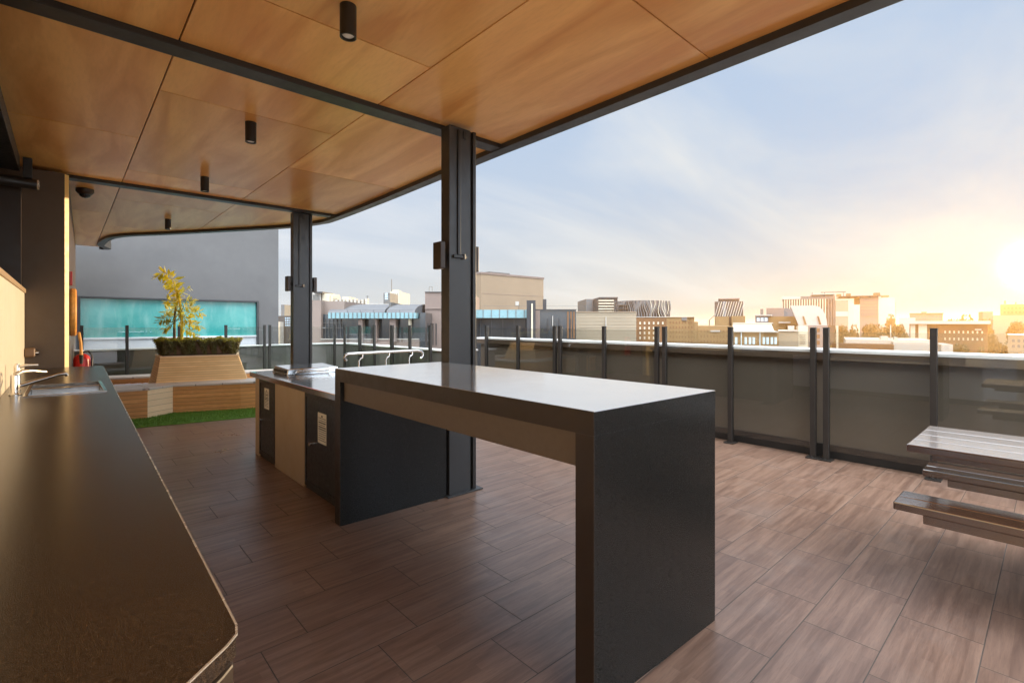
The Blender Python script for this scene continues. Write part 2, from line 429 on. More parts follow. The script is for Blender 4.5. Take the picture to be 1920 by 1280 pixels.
# turf strip round the planter bench
m = MB(); m.prism([(-0.28, 8.145), (0.652, 7.983), (2.04, 7.743), (3.4, 7.51), (4.98, 7.51), (4.98, 11.86), (-0.28, 11.86)], 0.002, 0.014)
struct(m.build('turf', 'turf'))
tf = MB()
for i in range(26000):
    x = random.uniform(-0.2, 3.6); y = random.uniform(7.55, 9.0)
    if y < 8.095 - 0.173 * x + 0.0 or y > 8.95: continue
    h = random.uniform(0.012, 0.03); a = random.uniform(0, 6.28); w = 0.004
    dx, dy = math.cos(a) * w, math.sin(a) * w; lx, ly = random.uniform(-.012, .012), random.uniform(-.012, .012)
    vs = [tf.bm.verts.new(p) for p in ((x - dx, y - dy, 0.013), (x + dx, y + dy, 0.013), (x + lx, y + ly, 0.013 + h))]
    tf.bm.faces.new(vs)
tag(tf.build('grass', 'turf'), 'short green synthetic grass blades beside the timber bench', 'grass', kind='stuff')

mat('laminate_taupe', (0.088, 0.060, 0.040), 0.45, 0, 0.06, 40)
# ------------------------------------------------------------------ parapet and low walls
pw = thing('parapet_wall', 'long dark rendered parapet wall with pale metal coping behind the glass balustrade', 'wall', (5.75, 2.5, 0))
MB().box((5.72, -6, 0.0), (5.95, 7.18, 0.985)).build('wall', 'parapet_face', pw)
MB().box((5.66, -6, 0.985), (5.985, 7.21, 1.06)).build('fascia', 'laminate_taupe', pw, 0.004)
MB().box((5.655, -6, 1.06), (6.0, 7.22, 1.092)).build('coping', 'coping', pw, 0.005)
MB().box((5.70, -6, 0.001), (5.717, 7.17, 0.135)).build('skirting', 'black_metal', pw, 0.003)
lw = thing('low_wall', 'low grey rendered upstand wall with pale cap in front of the tall grey building', 'wall', (2.5, 11.95, 0))
MB().prism([(-0.28, 11.87), (4.85, 11.87), (5.06, 11.66), (5.06, 7.24), (5.70, 7.24), (5.70, 7.44), (5.26, 7.44), (5.26, 11.80), (4.99, 12.07), (-0.28, 12.07)], 0.0, 0.84).build('wall', 'low_wall', lw)
MB().prism([(-0.28, 11.85), (4.84, 11.85), (5.04, 11.65), (5.04, 7.225), (5.70, 7.225), (5.70, 7.46), (5.28, 7.46), (5.28, 11.81), (5.0, 12.09), (-0.28, 12.09)], 0.84, 0.868).build('cap', 'coping', lw, 0.004)

# ------------------------------------------------------------------ glass balustrade bays
def bay(pts, label, wides=()):
    """posts at plan points, a pane between neighbours"""
    c = Vector(pts[0]).lerp(Vector(pts[-1]), 0.5)
    root = thing('glass_balustrade', label, 'balustrade', (c.x, c.y, 0), 0, 'glass balustrade bays round the terrace')
    for i, p in enumerate(pts):
        w = 0.045 if i in wides else 0.025
        po = MB().box((p[0] - 0.025, p[1] - w, 0.012), (p[0] + 0.025, p[1] + w, 1.306)).build('post', 'post_metal', root, 0.004)
        b = MB(); b.box((p[0] - 0.065, p[1] - w - .03, 0.001), (p[0] + 0.065, p[1] + w + .03, 0.013))
        for sx in (-1, 1):
            b.cyl((p[0] + sx * 0.048, p[1]), 0.008, 0.011, 0.024, 8)
        b.build('base_plate', 'post_metal', po, 0.003)
        b = MB(); b.box((p[0] - 0.027, p[1] - w - .002, 1.306), (p[0] + 0.027, p[1] + w + .002, 1.312)); b.build('cap', 'post_metal', po)
    for p, q in zip(pts[:-1], pts[1:]):
        a, b_ = Vector(p), Vector(q); d = (b_ - a).normalized(); n = Vector((-d.y, d.x)) * 0.004
        a2, b2 = a + d * 0.03, b_ - d * 0.03
        MB().prism([tuple(a2 - n), tuple(b2 - n), tuple(b2 + n), tuple(a2 + n)], 0.10, 1.27).build('glass_pane', 'glass', root)
XB = 5.59
bay([(XB, -0.10), (XB, 0.715), (XB, 1.531)], 'glass balustrade bay directly behind the picnic table at right')
bay([(XB, 1.646), (XB, 2.48), (XB, 3.31)], 'glass balustrade bay seen just right of the bar table end panel')
bay([(XB, 3.42), (XB, 4.25), (XB, 5.08)], 'glass balustrade bay above the middle of the pale bar table top')
bay([(XB, 5.19), (XB, 6.02), (XB, 6.85)], 'glass balustrade bay just right of the nearer steel column')
bay([(4.95, 7.69), (4.95, 8.41), (4.95, 9.12)], 'glass balustrade bay just left of the nearer steel column', (2,))
bay([(4.95, 9.89), (4.95, 10.6), (4.95, 11.42)], 'glass balustrade bay by the wall corner right of the farther steel column', (1,))
bay([(0.22, 11.7), (0.86, 11.7), (1.68, 11.7)], 'glass balustrade bay left of the planter, under the turquoise window')
bay([(2.5, 11.7), (3.25, 11.7)], 'short glass balustrade bay right of the planter, under the turquoise window')
bay([(3.36, 11.7), (4.1, 11.7), (4.78, 11.6)], 'glass balustrade bay behind the farther steel column')

# ------------------------------------------------------------------ canopy
outline = [(2.96, -1.2), (2.97, 3.4), (3.03, 5.5), (3.04, 7.3), (2.98, 7.75), (2.80, 8.25), (2.45, 8.85), (1.57, 10.16), (1.15, 10.75), (0.92, 11.06), (0.76, 11.36), (0.66, 11.68), (0.59, 12.2), (0.57, 12.8), (0.56, 13.55), (-1.4, 13.55), (-1.4, -1.2)]
def smooth_curve(pts, i0, i1, n=6):
    out = pts[:i0]
    for i in range(i0, i1):
        p0, p1, p2, p3 = [Vector(pts[max(0, min(len(pts) - 1, j))]) for j in (i - 1, i, i + 1, i + 2)]
        for k in range(n):
            u = k / n
            out.append(tuple(0.5 * ((2 * p1) + (p2 - p0) * u + (2 * p0 - 5 * p1 + 4 * p2 - p3) * u * u + (3 * p1 - p0 - 3 * p2 + p3) * u ** 3)))
    return out + pts[i1:]
outl = smooth_curve(outline, 2, 14)
def inset(pts, d):
    n = len(pts); res = []
    for i in range(n):
        a, b, c_ = Vector(pts[i - 1]), Vector(pts[i]), Vector(pts[(i + 1) % n])
        n1 = Vector((-(b - a).y, (b - a).x)).normalized(); n2 = Vector((-(c_ - b).y, (c_ - b).x)).normalized()
        k = (n1 + n2); k = k / max(0.3, k.dot(n1)) if k.length > 1e-6 else n1
        res.append(tuple(b + k * d))
    return res
inn = inset(outl, 0.10)
def clip(poly, x0, x1, y0, y1):
    for ax, lim, sg in ((0, x0, 1), (0, x1, -1), (1, y0, 1), (1, y1, -1)):
        out = []
        for i in range(len(poly)):
            a, b = poly[i - 1], poly[i]
            ia, ib = sg * (a[ax] - lim) >= 0, sg * (b[ax] - lim) >= 0
            if ia != ib:
                u = (lim - a[ax]) / (b[ax] - a[ax]); out.append((a[0] + (b[0] - a[0]) * u, a[1] + (b[1] - a[1]) * u))
            if ib: out.append(b)
        poly = out
        if not poly: return poly
    return poly
roof = thing('canopy_roof', 'plywood lined canopy roof with dark steel edge curving over the terrace', 'roof', (1.2, 3.0, CE))
g = 0.0045
bays = [(-1.2, -0.33, []), (-0.19, 3.318, []), (3.458, 7.10, []), (7.24, 13.6, [])]
colx = [(-1.4, -0.73), (-0.73, 0.476), (0.476, 1.69), (1.69, 3.2)]
joints = {0: [1.0, 5.3, 9.25], 1: [2.93 - 0.0, 5.3, 9.25], 2: [0.24, 2.62, 4.11, 6.48, 8.09, 10.4], 3: [1.40, 5.27]}
joints[1] = [0.9, 5.3, 9.25]
for (y0, y1, _) in bays:
    for ci, (x0, x1) in enumerate(colx):
        ys = [y0] + [j for j in joints[ci] if y0 < j < y1] + [y1]
        for a, b in zip(ys[:-1], ys[1:]):
            poly = clip(inn, x0 + g, x1 - g, a + g, b - g)
            if len(poly) >= 3: MB().prism(poly, CE, CE + 0.018).build('ceiling_panel', 'plywood', roof)
MB().prism(outl, CE + 0.022, CE + 0.26).build('roof_deck', 'black_metal', roof)
for yb in (-0.26, 3.388, 7.17):
    MB().box((-1.38, yb - 0.07, CE - 0.035), (2.885, yb + 0.07, CE + 0.021)).build('beam', 'steel_paint', roof, 0.004)
# edge channel following the curve
m = MB(); n_ = len(outl); edge_o = outl[:-1]; edge_i = inn[:-1]
io = outl[:len(outl) - 2]; ii = inn[:len(inn) - 2]
io_n = inset(outl, -0.012)[:len(outl) - 2]
for (pa, pb, z0, z1) in ((ii, io_n, CE - 0.045, CE + 0.0205), (inset(outl, 0.0)[:len(io)], io_n, CE + 0.021, CE + 0.275)):
    r = [[m.bm.verts.new((p[0], p[1], z)) for p in q] for q, z in ((pa, z0), (pb, z0), (pb, z1), (pa, z1))]
    for k in range(len(pa) - 1):
        for j in range(4): m.bm.faces.new((r[j][k], r[j][k + 1], r[(j + 1) % 4][k + 1], r[(j + 1) % 4][k]))
m.build('fascia', 'steel_bluegrey', roof)

# ------------------------------------------------------------------ columns
def column(x, y, label, zc):
    root = thing('steel_column', label, 'column', (x, y, 0), 0, 'steel columns carrying the canopy')
    w, d = 0.265, 0.115
    MB().box((x, y, 0.0), (x + 0.205, y + d, CE - 0.036)).build('shaft', 'steel_bluegrey', root, 0.004)
    MB().box((x + 0.206, y + 0.02, 0.0), (x + 0.232, y + d - 0.02, CE - 0.036)).build('web', 'black_metal', root)
    MB().box((x + 0.233, y, 0.0), (x + w, y + d, CE - 0.036)).build('flange', 'steel_paint', root, 0.003)
    m = MB(); m.box((x + 0.075, y - 0.014, zc), (x + 0.10, y - 0.001, CE - 0.06)); m.build('cable_cover', 'black_metal', root, 0.002)
    m = MB(); m.box((x + 0.03, y - 0.022, zc - 0.03), (x + 0.155, y - 0.001, zc - 0.004)); m.build('bracket', 'black_metal', root, 0.004)
    m = MB(); m.cyl((x + 0.13, y - 0.014), 0.014, zc - 0.034, zc + 0.004, 12); m.build('cable_gland', 'steel_bluegrey', root, smooth=True)
    m = MB(); m.box((x + 0.13, y - 0.01, CE - 0.12), (x + 0.16, y - 0.001, CE - 0.06)); m.build('clip', 'steel_paint', root, 0.002)
    m = MB(); m.box((x - 0.03, y - 0.03, 0.0005), (x + w + 0.05, y + d + 0.03, 0.012)); m.build('base_plate', 'steel_bluegrey', root, 0.003)
    return root
column(2.225, 3.185, 'nearer square dark steel column standing behind the bar table', 1.90)
column(2.372, 7.19, 'farther dark steel column standing beside the planter bench', 1.90)
def wall_light(x, y, z, sgn, label):
    root = thing('wall_light', label, 'wall light', (x, y, z), 0, 'up and down lights clamped to the columns')
    xa, xb = sorted((x, x + sgn * 0.022))
    MB().box((xa, y - 0.022, z - 0.022), (xb, y + 0.022, z + 0.022)).build('bracket', 'black_metal', root, 0.002)
    xa, xb = sorted((x + sgn * 0.0225, x + sgn * 0.068))
    MB().box((xa, y - 0.055, z - 0.105), (xb, y + 0.055, z + 0.105)).build('body', 'laminate_brown', root, 0.006)
    MB().box((xa + .012, y - 0.04, z - 0.107), (xb - .012, y + 0.04, z - 0.1055)).build('lens', 'lens', root)
for cx_, cy_, zz, who in ((2.212, 3.30, 1.885, 'nearer'), (2.372, 7.275, 1.91, 'farther')):
    wall_light(cx_, cy_ - (0.06 if who == 'nearer' else 0.0), zz, -1, 'small brown up-down light on the left face of the %s column' % who)
    wall_light(cx_ + 0.265, cy_ - 0.03, zz, 1, 'small brown up-down light on the right face of the %s column' % who)

# ------------------------------------------------------------------ ceiling fittings
def spot(x, y, label):
    root = thing('ceiling_spotlight', label, 'spotlight', (x, y, CE), 0, 'black cylinder spotlights under the plywood soffit')
    m = MB(); m.lathe((x, y), [(0.0405, CE - 0.001), (0.0405, CE - 0.158), (0.033, CE - 0.158), (0.031, CE - 0.135)], 28); m.build('body', 'black_metal', root, smooth=True)
    m = MB(); m.lathe((x, y), [(0.030, CE - 0.138), (0.030, CE - 0.146), (0.024, CE - 0.151), (0.008, CE - 0.153)], 24); m.build('lens', 'lens', root, smooth=True)
spot(1.052, 2.385, 'nearest and largest black cylinder spotlight near the top edge')
spot(1.092, 4.292, 'second black cylinder spotlight, just beyond the main beam')
spot(1.129, 6.233, 'third black cylinder spotlight, just in front of the second beam')
spot(1.170, 9.148, 'farthest black cylinder spotlight, beside the curved roof edge')
sx, sy = 0.175, 7.75
root = thing('motion_sensor', 'small round ceiling sensor dome beyond the taupe pillar', 'sensor', (sx, sy, CE))
m = MB(); m.lathe((sx, sy), [(0.085, CE - 0.001), (0.085, CE - 0.035), (0.062, CE - 0.065)], 28); m.build('housing', 'laminate_brown', root, smooth=True)
m = MB(); m.lathe((sx, sy), [(0.055, CE - 0.066), (0.050, CE - 0.085), (0.03, CE - 0.10), (0.008, CE - 0.106)], 24); m.build('dome', 'dark_glass', root, smooth=True)

# ------------------------------------------------------------------ back wall, servery, pillar
XW = -0.30
bw = thing('kitchen_wall', 'sunlit cream splashback wall with dark servery window above the counter', 'wall', (XW, 4.0, 0))
MB().box((XW - 0.12, -5.5, 0.0), (XW, 6.905, 1.655)).build('splashback', 'cream_wall', bw)
MB().box((XW - 0.52, -5.5, 1.656), (XW + 0.012, 6.905, 1.695)).build('sill', 'beige_panel', bw, 0.003)
MB().box((XW - 0.56, -5.5, 1.696), (XW - 0.40, 6.904, 2.94)).build('window_pane', 'dark_glass', bw)
for y0 in (4.3, 5.6, 6.52):
    MB().box((XW - 0.398, y0, 1.696), (XW - 0.34, y0 + 0.06, 2.94)).build('mullion', 'laminate_brown', bw, 0.003)
MB().box((XW - 0.39, 6.84, 1.696), (XW - 0.02, 6.90, 2.80)).build('jamb', 'laminate_brown', bw, 0.003)
MB().box((XW - 0.38, -5.5, 2.80), (XW - 0.02, 6.62, 2.94)).build('head', 'black_metal', bw, 0.003)
mat('corner_sunlight', (0.85, 0.60, 0.22), 0.4, 0, 0.05, 4)  # gold stands for sunlight on the pillar's corner
plr = thing('pillar', 'taupe plastered pillar with gold sunlit corner at the far end of the kitchen counter', 'pillar', (-0.15, 7.0, 0))
MB().prism([(XW - 0.3, 6.91), (-0.004, 6.91), (-0.004, 7.24), (XW - 0.3, 7.24)], 0.0, CE - 0.04).build('shaft', 'taupe_wall', plr, 0.003)
MB().prism([(-0.003, 6.911), (0.030, 6.95), (0.030, 7.24), (-0.003, 7.24)], 0.0, CE - 0.045).build('sunlit_corner', 'corner_sunlight', plr)  # chamfered corner, its sunlight painted in as gold
sw = MB().prism([(-0.4, 7.245), (0.03, 7.245), (0.16, 13.6), (-0.4, 13.6)], 0.0, CE - 0.002).build('side_wall', 'laminate_taupe')
tag(sw, 'plain side wall running from the taupe pillar to the grey building', 'wall')

# tube heater hung over the servery
th = thing('tube_heater', 'dark metal tube hung from a ceiling bracket above the servery', 'heater', (-0.2, 6.5, 2.94))
a = Vector((-0.20, 6.66, 2.70)); b = Vector((-0.62, 6.60, 2.70))
m = MB(); m.tube([a, b], 0.048, 20); m.build('tube', 'steel_paint', th, 0.006, smooth=True)
m = MB(); m.tube([a + Vector((0.001, 0, 0)), a + Vector((0.012, -0.0005, 0))], 0.052, 20); m.build('end_cap', 'cream_metal', th, smooth=True)
m = MB(); m.box((-0.30, 6.63, 2.752), (-0.235, 6.69, 2.944)); m.build('bracket', 'steel_paint', th, 0.004)

# ------------------------------------------------------------------ kitchen counter
kc = thing('kitchen_counter', 'long dark laminate kitchen counter running along the cream wall', 'counter', (0.0, 3.5, 0))
SK = (-0.175, 0.19, 4.30, 5.02)                               # sink cut-out x0 x1 y0 y1
def xe(y): return 0.19 + (0.296 - 0.19) * (y - 0.813) / (6.65 - 0.813)
back = XW + 0.002
m = MB()
for poly in ([(back, 0.376), (0.17, 0.795), (0.187, 0.815), (0.192, 0.84), (xe(4.3), SK[2]), (back, SK[2])],
             [(back, SK[3]), (xe(5.02), SK[3]), (0.299, 6.8), (0.285, 6.905), (back, 6.905)],
             [(back, SK[2]), (SK[0], SK[2]), (SK[0], SK[3]), (back, SK[3])],
             [(SK[1], SK[2]), (xe(4.3), SK[2]), (xe(5.02), SK[3]), (SK[1], SK[3])]):
    m.prism(poly, 0.868, 0.90)
bmesh.ops.remove_doubles(m.bm, verts=m.bm.verts, dist=0.0005)
# drop the internal walls where the pieces butt
kill = []
for f in m.bm.faces:
    if abs(f.normal.z) < 0.1: pass
m.build('worktop', 'counter_top', kc)
m = MB()
ep = [(back + .001, 0.375), (0.1705, 0.794), (0.188, 0.8145), (0.1935, 0.84), (0.3005, 6.8)]
for p, q in zip(ep[:-1], ep[1:]):
    d_ = (Vector(q) - Vector(p)).normalized(); n_ = Vector((d_.y, -d_.x))
    m.prism([tuple(Vector(p) - n_ * .0015), tuple(Vector(p) + n_ * .0016), tuple(Vector(q) + n_ * .0016), tuple(Vector(q) - n_ * .0015)], 0.8985, 0.9008)
m.build('edge_highlight', 'cream_metal', kc)  # pale strip added in place of the highlight along the worktop edge
m = MB(); m.prism([(back, 0.385), (0.163, 0.802), (0.180, 0.818), (0.184, 0.84), (0.288, 6.6), (back, 6.6)], 0.858, 0.8675); m.build('shadow_gap', 'black_metal', kc)
m = MB(); m.prism([(back, 0.380), (0.167, 0.797), (0.184, 0.816), (0.188, 0.84), (0.293, 6.7), (back, 6.7)], 0.815, 0.8575); m.build('under_panel', 'laminate_brown', kc, 0.004)
m = MB(); m.prism([(back, 0.43), (0.13, 0.80), (0.235, 6.6), (back, 6.6)], 0.09, 0.8145); m.build('cabinet', 'white_panel', kc, 0.003)
m = MB(); m.prism([(back, 0.5), (0.08, 0.84), (0.18, 6.6), (back, 6.6)], 0.0, 0.0895); m.build('plinth', 'black_metal', kc)
yy = 0.9
while yy < 6.0:
    a0, a1 = xe(yy) - 0.055, xe(yy + 0.59) - 0.055
    m = MB(); m.prism([(a0 - 0.005, yy), (a0 + 0.014, yy), (a1 + 0.014, yy + 0.59), (a1 - 0.005, yy + 0.59)], 0.11, 0.80); m.build('cabinet_door', 'white_panel', kc, 0.002)
    yy += 0.6

sk = thing('sink', 'stainless steel inset sink bowl in the kitchen counter', 'sink', (0.0, 4.66, 0.90))
x0, x1, y0, y1 = SK
m = MB(); r_ = 0.02
for bx in ((x0 - r_, y0 - r_, x1 + r_, y0), (x0 - r_, y1, x1 + r_, y1 + r_), (x0 - r_, y0, x0, y1), (x1, y0, x1 + r_, y1)):
    m.box((bx[0], bx[1], 0.9005), (bx[2], bx[3], 0.906))
m.build('rim', 'stainless', sk, 0.002)
m = MB(); e_ = 0.003
x0 += e_; x1 -= e_; y0 += e_; y1 -= e_; zb = 0.72
m.quad((x0, y0, zb), (x1, y0, zb), (x1, y1, zb), (x0, y1, zb))
m.quad((x0, y0, zb), (x0, y0, 0.905), (x1, y0, 0.905), (x1, y0, zb)); m.quad((x0, y1, zb), (x1, y1, zb), (x1, y1, 0.905), (x0, y1, 0.905))
m.quad((x0, y0, zb), (x0, y1, zb), (x0, y1, 0.905), (x0, y0, 0.905)); m.quad((x1, y0, zb), (x1, y0, 0.905), (x1, y1, 0.905), (x1, y1, zb))
m.build('bowl', 'stainless', sk)
m = MB(); m.box((x0, 4.72, 0.78), (x1, 4.745, 0.9055)); m.build('divider', 'stainless', sk, 0.004)
m = MB(); m.cyl((0.02, 4.52), 0.035, 0.7205, 0.724, 20); m.build('drain', 'chrome', sk)

tp = thing('mixer_tap', 'chrome lever mixer tap with long spout by the sink', 'tap', (-0.235, 4.45, 0.90))
tx, ty = -0.235, 4.45
m = MB(); m.lathe((tx, ty), [(0.032, 0.9005), (0.032, 0.908), (0.024, 0.914), (0.024, 1.02), (0.021, 1.03), (0.006, 1.034)], 24); m.build('body', 'chrome', tp, smooth=True)
m = MB(); m.tube([(tx + 0.015, ty + 0.01, 0.955), (tx + 0.08, ty + 0.05, 0.975), (tx + 0.20, ty + 0.12, 1.008), (tx + 0.235, ty + 0.14, 1.010), (tx + 0.245, ty + 0.145, 0.995)], [0.013, 0.013, 0.012, 0.012, 0.011], 14); m.build('spout', 'chrome', tp, smooth=True)
m = MB(); m.tube([(tx, ty, 1.03), (tx + 0.03, ty + 0.02, 1.048), (tx + 0.075, ty + 0.07, 1.045), (tx + 0.14, ty + 0.13, 1.03)], [0.016, 0.012, 0.009, 0.008], 12); m.build('lever', 'cream_metal', tp, smooth=True)
fp = thing('filter_tap', 'slim cream filtered water tap standing behind the mixer tap', 'tap', (-0.245, 4.80, 0.90))
m = MB(); m.lathe((-0.245, 4.80), [(0.022, 0.9005), (0.022, 0.915), (0.017, 0.92), (0.017, 1.06), (0.012, 1.08)], 18); m.build('body', 'cream_metal', fp, smooth=True)
m = MB(); m.tube([(-0.245, 4.80, 1.05), (-0.20, 4.79, 1.066), (-0.14, 4.80, 1.066)], [0.010, 0.010, 0.008], 12); m.build('spout', 'cream_metal', fp, smooth=True)
so = thing('hand_dispenser', 'small brown wall box at the foot of the pillar', 'dispenser', (-0.27, 6.88, 1.06))
m = MB(); m.box((-0.299, 6.80, 1.02), (-0.22, 6.905, 1.11)); m.build('case', 'orange_brown', so, 0.015, seg=3)
m = MB(); m.tube([(-0.2205, 6.85, 1.06), (-0.195, 6.85, 1.06)], 0.022, 14); m.build('knob', 'stainless', so, smooth=True)

# fire extinguisher on the side wall beyond the counter
ex = thing('fire_extinguisher', 'bright red fire extinguisher hung beyond the end of the kitchen counter', 'extinguisher', (0.16, 7.75, 0.6))
ec = (0.145, 7.62)
m = MB(); m.lathe(ec, [(0.070, 0.50), (0.078, 0.515), (0.078, 0.93), (0.070, 0.965), (0.045, 0.99), (0.026, 1.0)], 28); m.build('cylinder', 'red_paint', ex, smooth=True)
m = MB(); m.lathe(ec, [(0.02, 1.0005), (0.022, 1.03), (0.015, 1.05)], 16); m.build('valve', 'chrome', ex, smooth=True)
m = MB(); m.box((ec[0] - 0.012, ec[1] - 0.07, 1.045), (ec[0] + 0.012, ec[1] + 0.03, 1.057)); m.box((ec[0] - 0.012, ec[1] - 0.09, 1.075), (ec[0] + 0.012, ec[1] + 0.03, 1.087)); m.build('handle', 'black_metal', ex, 0.003)
m = MB(); m.tube([(ec[0], ec[1] - .02, 1.02), (ec[0] + .06, ec[1] - 0.06, 1.03), (ec[0] + .09, ec[1] - 0.07, 0.97), (ec[0] + .085, ec[1] - 0.06, 0.80), (ec[0] + 0.08, ec[1] - 0.05, 0.66)], 0.009, 10); m.build('hose', 'black_metal', ex, smooth=True)
m = MB(); m.box((0.040, ec[1] - 0.05, 0.75), (ec[0] - 0.0785, ec[1] + 0.05, 0.79)); m.build('bracket', 'black_metal', ex)
m = MB(); m.lathe(ec, [(0.0785, 0.74), (0.0785, 0.85)], 28); m.build('label_band', 'paper', ex, smooth=True)

# fire hose reel, edge-on beyond the pillar
hr = thing('hose_reel', 'red and orange fire hose reel mounted edge-on past the pillar', 'hose reel', (0.05, 7.9, 1.45))
def disc(y, z, r, xa, xb, key, name, par, hole=0.0):
    m = MB(); m.tube([(xa, y, z), (xb, y, z)], r, 32); return m.build(name, key, par, smooth=True)
disc(7.55, 1.48, 0.255, 0.034, 0.042, 'red_paint', 'side_disc', hr)
disc(7.55, 1.48, 0.255, 0.092, 0.100, 'red_paint', 'side_disc', hr)
for k in range(4):
    m = MB(); rr = 0.25
    m.tube([(0.058 + 0.006 * k, 7.55 + rr * math.cos(a / 32 * 2 * math.pi), 1.48 + rr * math.sin(a / 32 * 2 * math.pi)) for a in range(33)], 0.0085 + 0.014, 10); o = m.build('hose_coil', 'orange_hose', hr, smooth=True)
m = MB(); m.tube([(0.115, 7.40, 1.25), (0.13, 7.36, 1.14), (0.135, 7.35, 1.0)], 0.014, 10); m.build('hose_tail', 'orange_hose', hr, smooth=True)
m = MB(); m.tube([(0.135, 7.35, 1.0), (0.135, 7.35, 0.9)], [0.022, 0.014], 12); m.build('nozzle', 'black_metal', hr, smooth=True)
m = MB(); m.box((0.036, 7.36, 1.78), (0.06, 7.52, 1.93)); m.build('sign_plate', 'red_paint', hr, 0.002)

# ------------------------------------------------------------------ bar table
bt = thing('bar_table', 'tall waterfall bar table in dark laminate with sky-bright glossy top', 'table', (1.58, 1.9, 0))
mat('apron_taupe', (0.135, 0.096, 0.066), 0.5, 0, 0.06, 40)
BX0, BX1, BZ, TH = 1.364, 2.206, 1.0505, 0.085
BY1 = 3.30
def ny(x): return 1.079 - 0.0368 * (x - BX0)
def fy(x): return 3.300 - 0.022 * (x - BX0)
def slab(name, key, x0, x1, f0, f1, z0, z1, bev=0.0):
    return MB().prism([(x0, f0(x0)), (x1, f0(x1)), (x1, f1(x1)), (x0, f1(x0))], z0, z1).build(name, key, bt, bev)
slab('top', 'laminate_dark', BX0, BX1, ny, fy, BZ - TH, BZ - 0.002, 0.0015)
slab('top_surface', 'laminate_top', BX0 + .0005, BX1 - .0005, lambda x: ny(x) + .0005, lambda x: fy(x) - .0005, BZ - 0.0018, BZ + .0005, 0.0008)
slab('end_panel', 'laminate_dark', BX0 + .001, BX1 - .001, lambda x: ny(x) + .001, lambda x: ny(x) + TH, 0.0, BZ - TH - .0005, 0.0015)
slab('end_panel', 'laminate_dark', BX0 + .001, BX1 - .001, lambda x: fy(x) - TH, lambda x: fy(x) - .001, 0.0, BZ - TH - .0005, 0.0015)
for xa in (BX0 + 0.025, BX1 - 0.05):
    slab('apron', 'apron_taupe', xa, xa + 0.025, lambda x: ny(x) + TH + .001, lambda x: fy(x) - TH - .001, BZ - TH - 0.13, BZ - TH - .001, 0.0015)
# brown edge bands on the counter-facing side
slab('edge_band', 'laminate_brown', BX0 - 0.002, BX0 - 0.0003, lambda x: ny(BX0) + .001, lambda x: fy(BX0) - .001, BZ - TH, BZ - 0.003)
slab('edge_band', 'laminate_brown', BX0 - 0.002, BX0 + 0.0007, lambda x: ny(BX0) + .001, lambda x: ny(BX0) + TH - .001, 0.002, BZ - TH - .0008)
slab('edge_band', 'laminate_brown', BX0 - 0.002, BX0 + 0.0007, lambda x: fy(BX0) - TH + .001, lambda x: fy(BX0) - .001, 0.002, BZ - TH - .0008)

# ------------------------------------------------------------------ barbecue bench
bb = thing('barbecue_bench', 'barbecue bench with stainless top, beige panel and two black gas doors', 'barbecue bench', (1.85, 4.45, 0))
GX0, GX1, GY0, GY1 = 1.47, 2.19, 3.32, 5.60
MB().box((GX0 + 0.012, GY0 + .005, 0.0), (GX1, GY1 - 0.001, 0.80)).build('carcass', 'laminate_brown', bb)
MB().box((GX0 - 0.002, 5.455, 0.001), (GX0 + 0.0115, GY1, 0.80)).build('end_post', 'beige_panel', bb, 0.003)
MB().box((GX0 - 0.004, 4.17, 0.001), (GX0 + 0.0115, 4.945, 0.80)).build('front_panel', 'beige_panel', bb, 0.003)
def gas_door(ya, yb, knob, paper):
    f = MB()
    for bx in ((ya, 0.03, ya + 0.035, 0.79), (yb - 0.035, 0.03, yb, 0.79), (ya + .035, 0.03, yb - 0.035, 0.075), (ya + .035, 0.755, yb - .035, 0.79)):
        f.box((GX0 - 0.006, bx[0], bx[1]), (GX0 + 0.0115, bx[2], bx[3]))
    fr = f.build('door_frame', 'post_metal', bb, 0.003)
    d = MB().box((GX0 - 0.001, ya + 0.037, 0.077), (GX0 + 0.011, yb - 0.037, 0.753)).build('door', 'black_metal', bb, 0.003)
    m = MB(); m.tube([(GX0 - 0.0015, knob, 0.39), (GX0 - 0.022, knob, 0.39)], 0.016, 16); m.build('lock', 'chrome', d, smooth=True)
    w, h, zc = paper[1], paper[2], paper[3]
    p = MB().box((GX0 - 0.0030, paper[0] - w / 2, zc - h / 2), (GX0 - 0.0015, paper[0] + w / 2, zc + h / 2)).build('notice', 'paper', d)
    ink = MB(); xi0, xi1 = GX0 - 0.0040, GX0 - 0.0032
    rnd = random.Random(3)
    for k in range(12):
        z = zc + h * (0.40 - 0.072 * k)
        if k == 0: ink.box((xi0, paper[0] - w * .08, z - h * .03), (xi1, paper[0] + w * .08, z + h * .02)); continue
        y = paper[0] + w * 0.40
        thick = h * (0.018 if k in (3, 5, 6) else 0.010)
        while y > paper[0] - w * 0.34:
            l = w * rnd.uniform(0.06, 0.22) if k not in (3, 5) else w * 0.5
            ink.box((xi0, max(y - l, paper[0] - w * .42), z - thick), (xi1, y, z + thick)); y -= l + w * 0.035
    ink.build('print', 'ink', p)
    for k in range(4):
        yk = ya + 0.10 + k * (yb - ya - 0.2) / 3.0
        for zz in (0.135,):
            MB().box((GX0 - 0.0035, yk - 0.025, zz - 0.006), (GX0 - 0.0012, yk + 0.025, zz + 0.006)).build('vent_slot', 'steel_bluegrey', d)
gas_door(4.948, 5.452, 5.37, (5.21, 0.15, 0.20, 0.615))
gas_door(3.40, 4.165, 4.02, (3.80, 0.17, 0.235, 0.545))
MB().box((GX0 - 0.045, GY0 + 0.003, 0.802), (GX1 + 0.02, GY1 + 0.05, 0.85)).build('top', 'stainless', bb, 0.004)
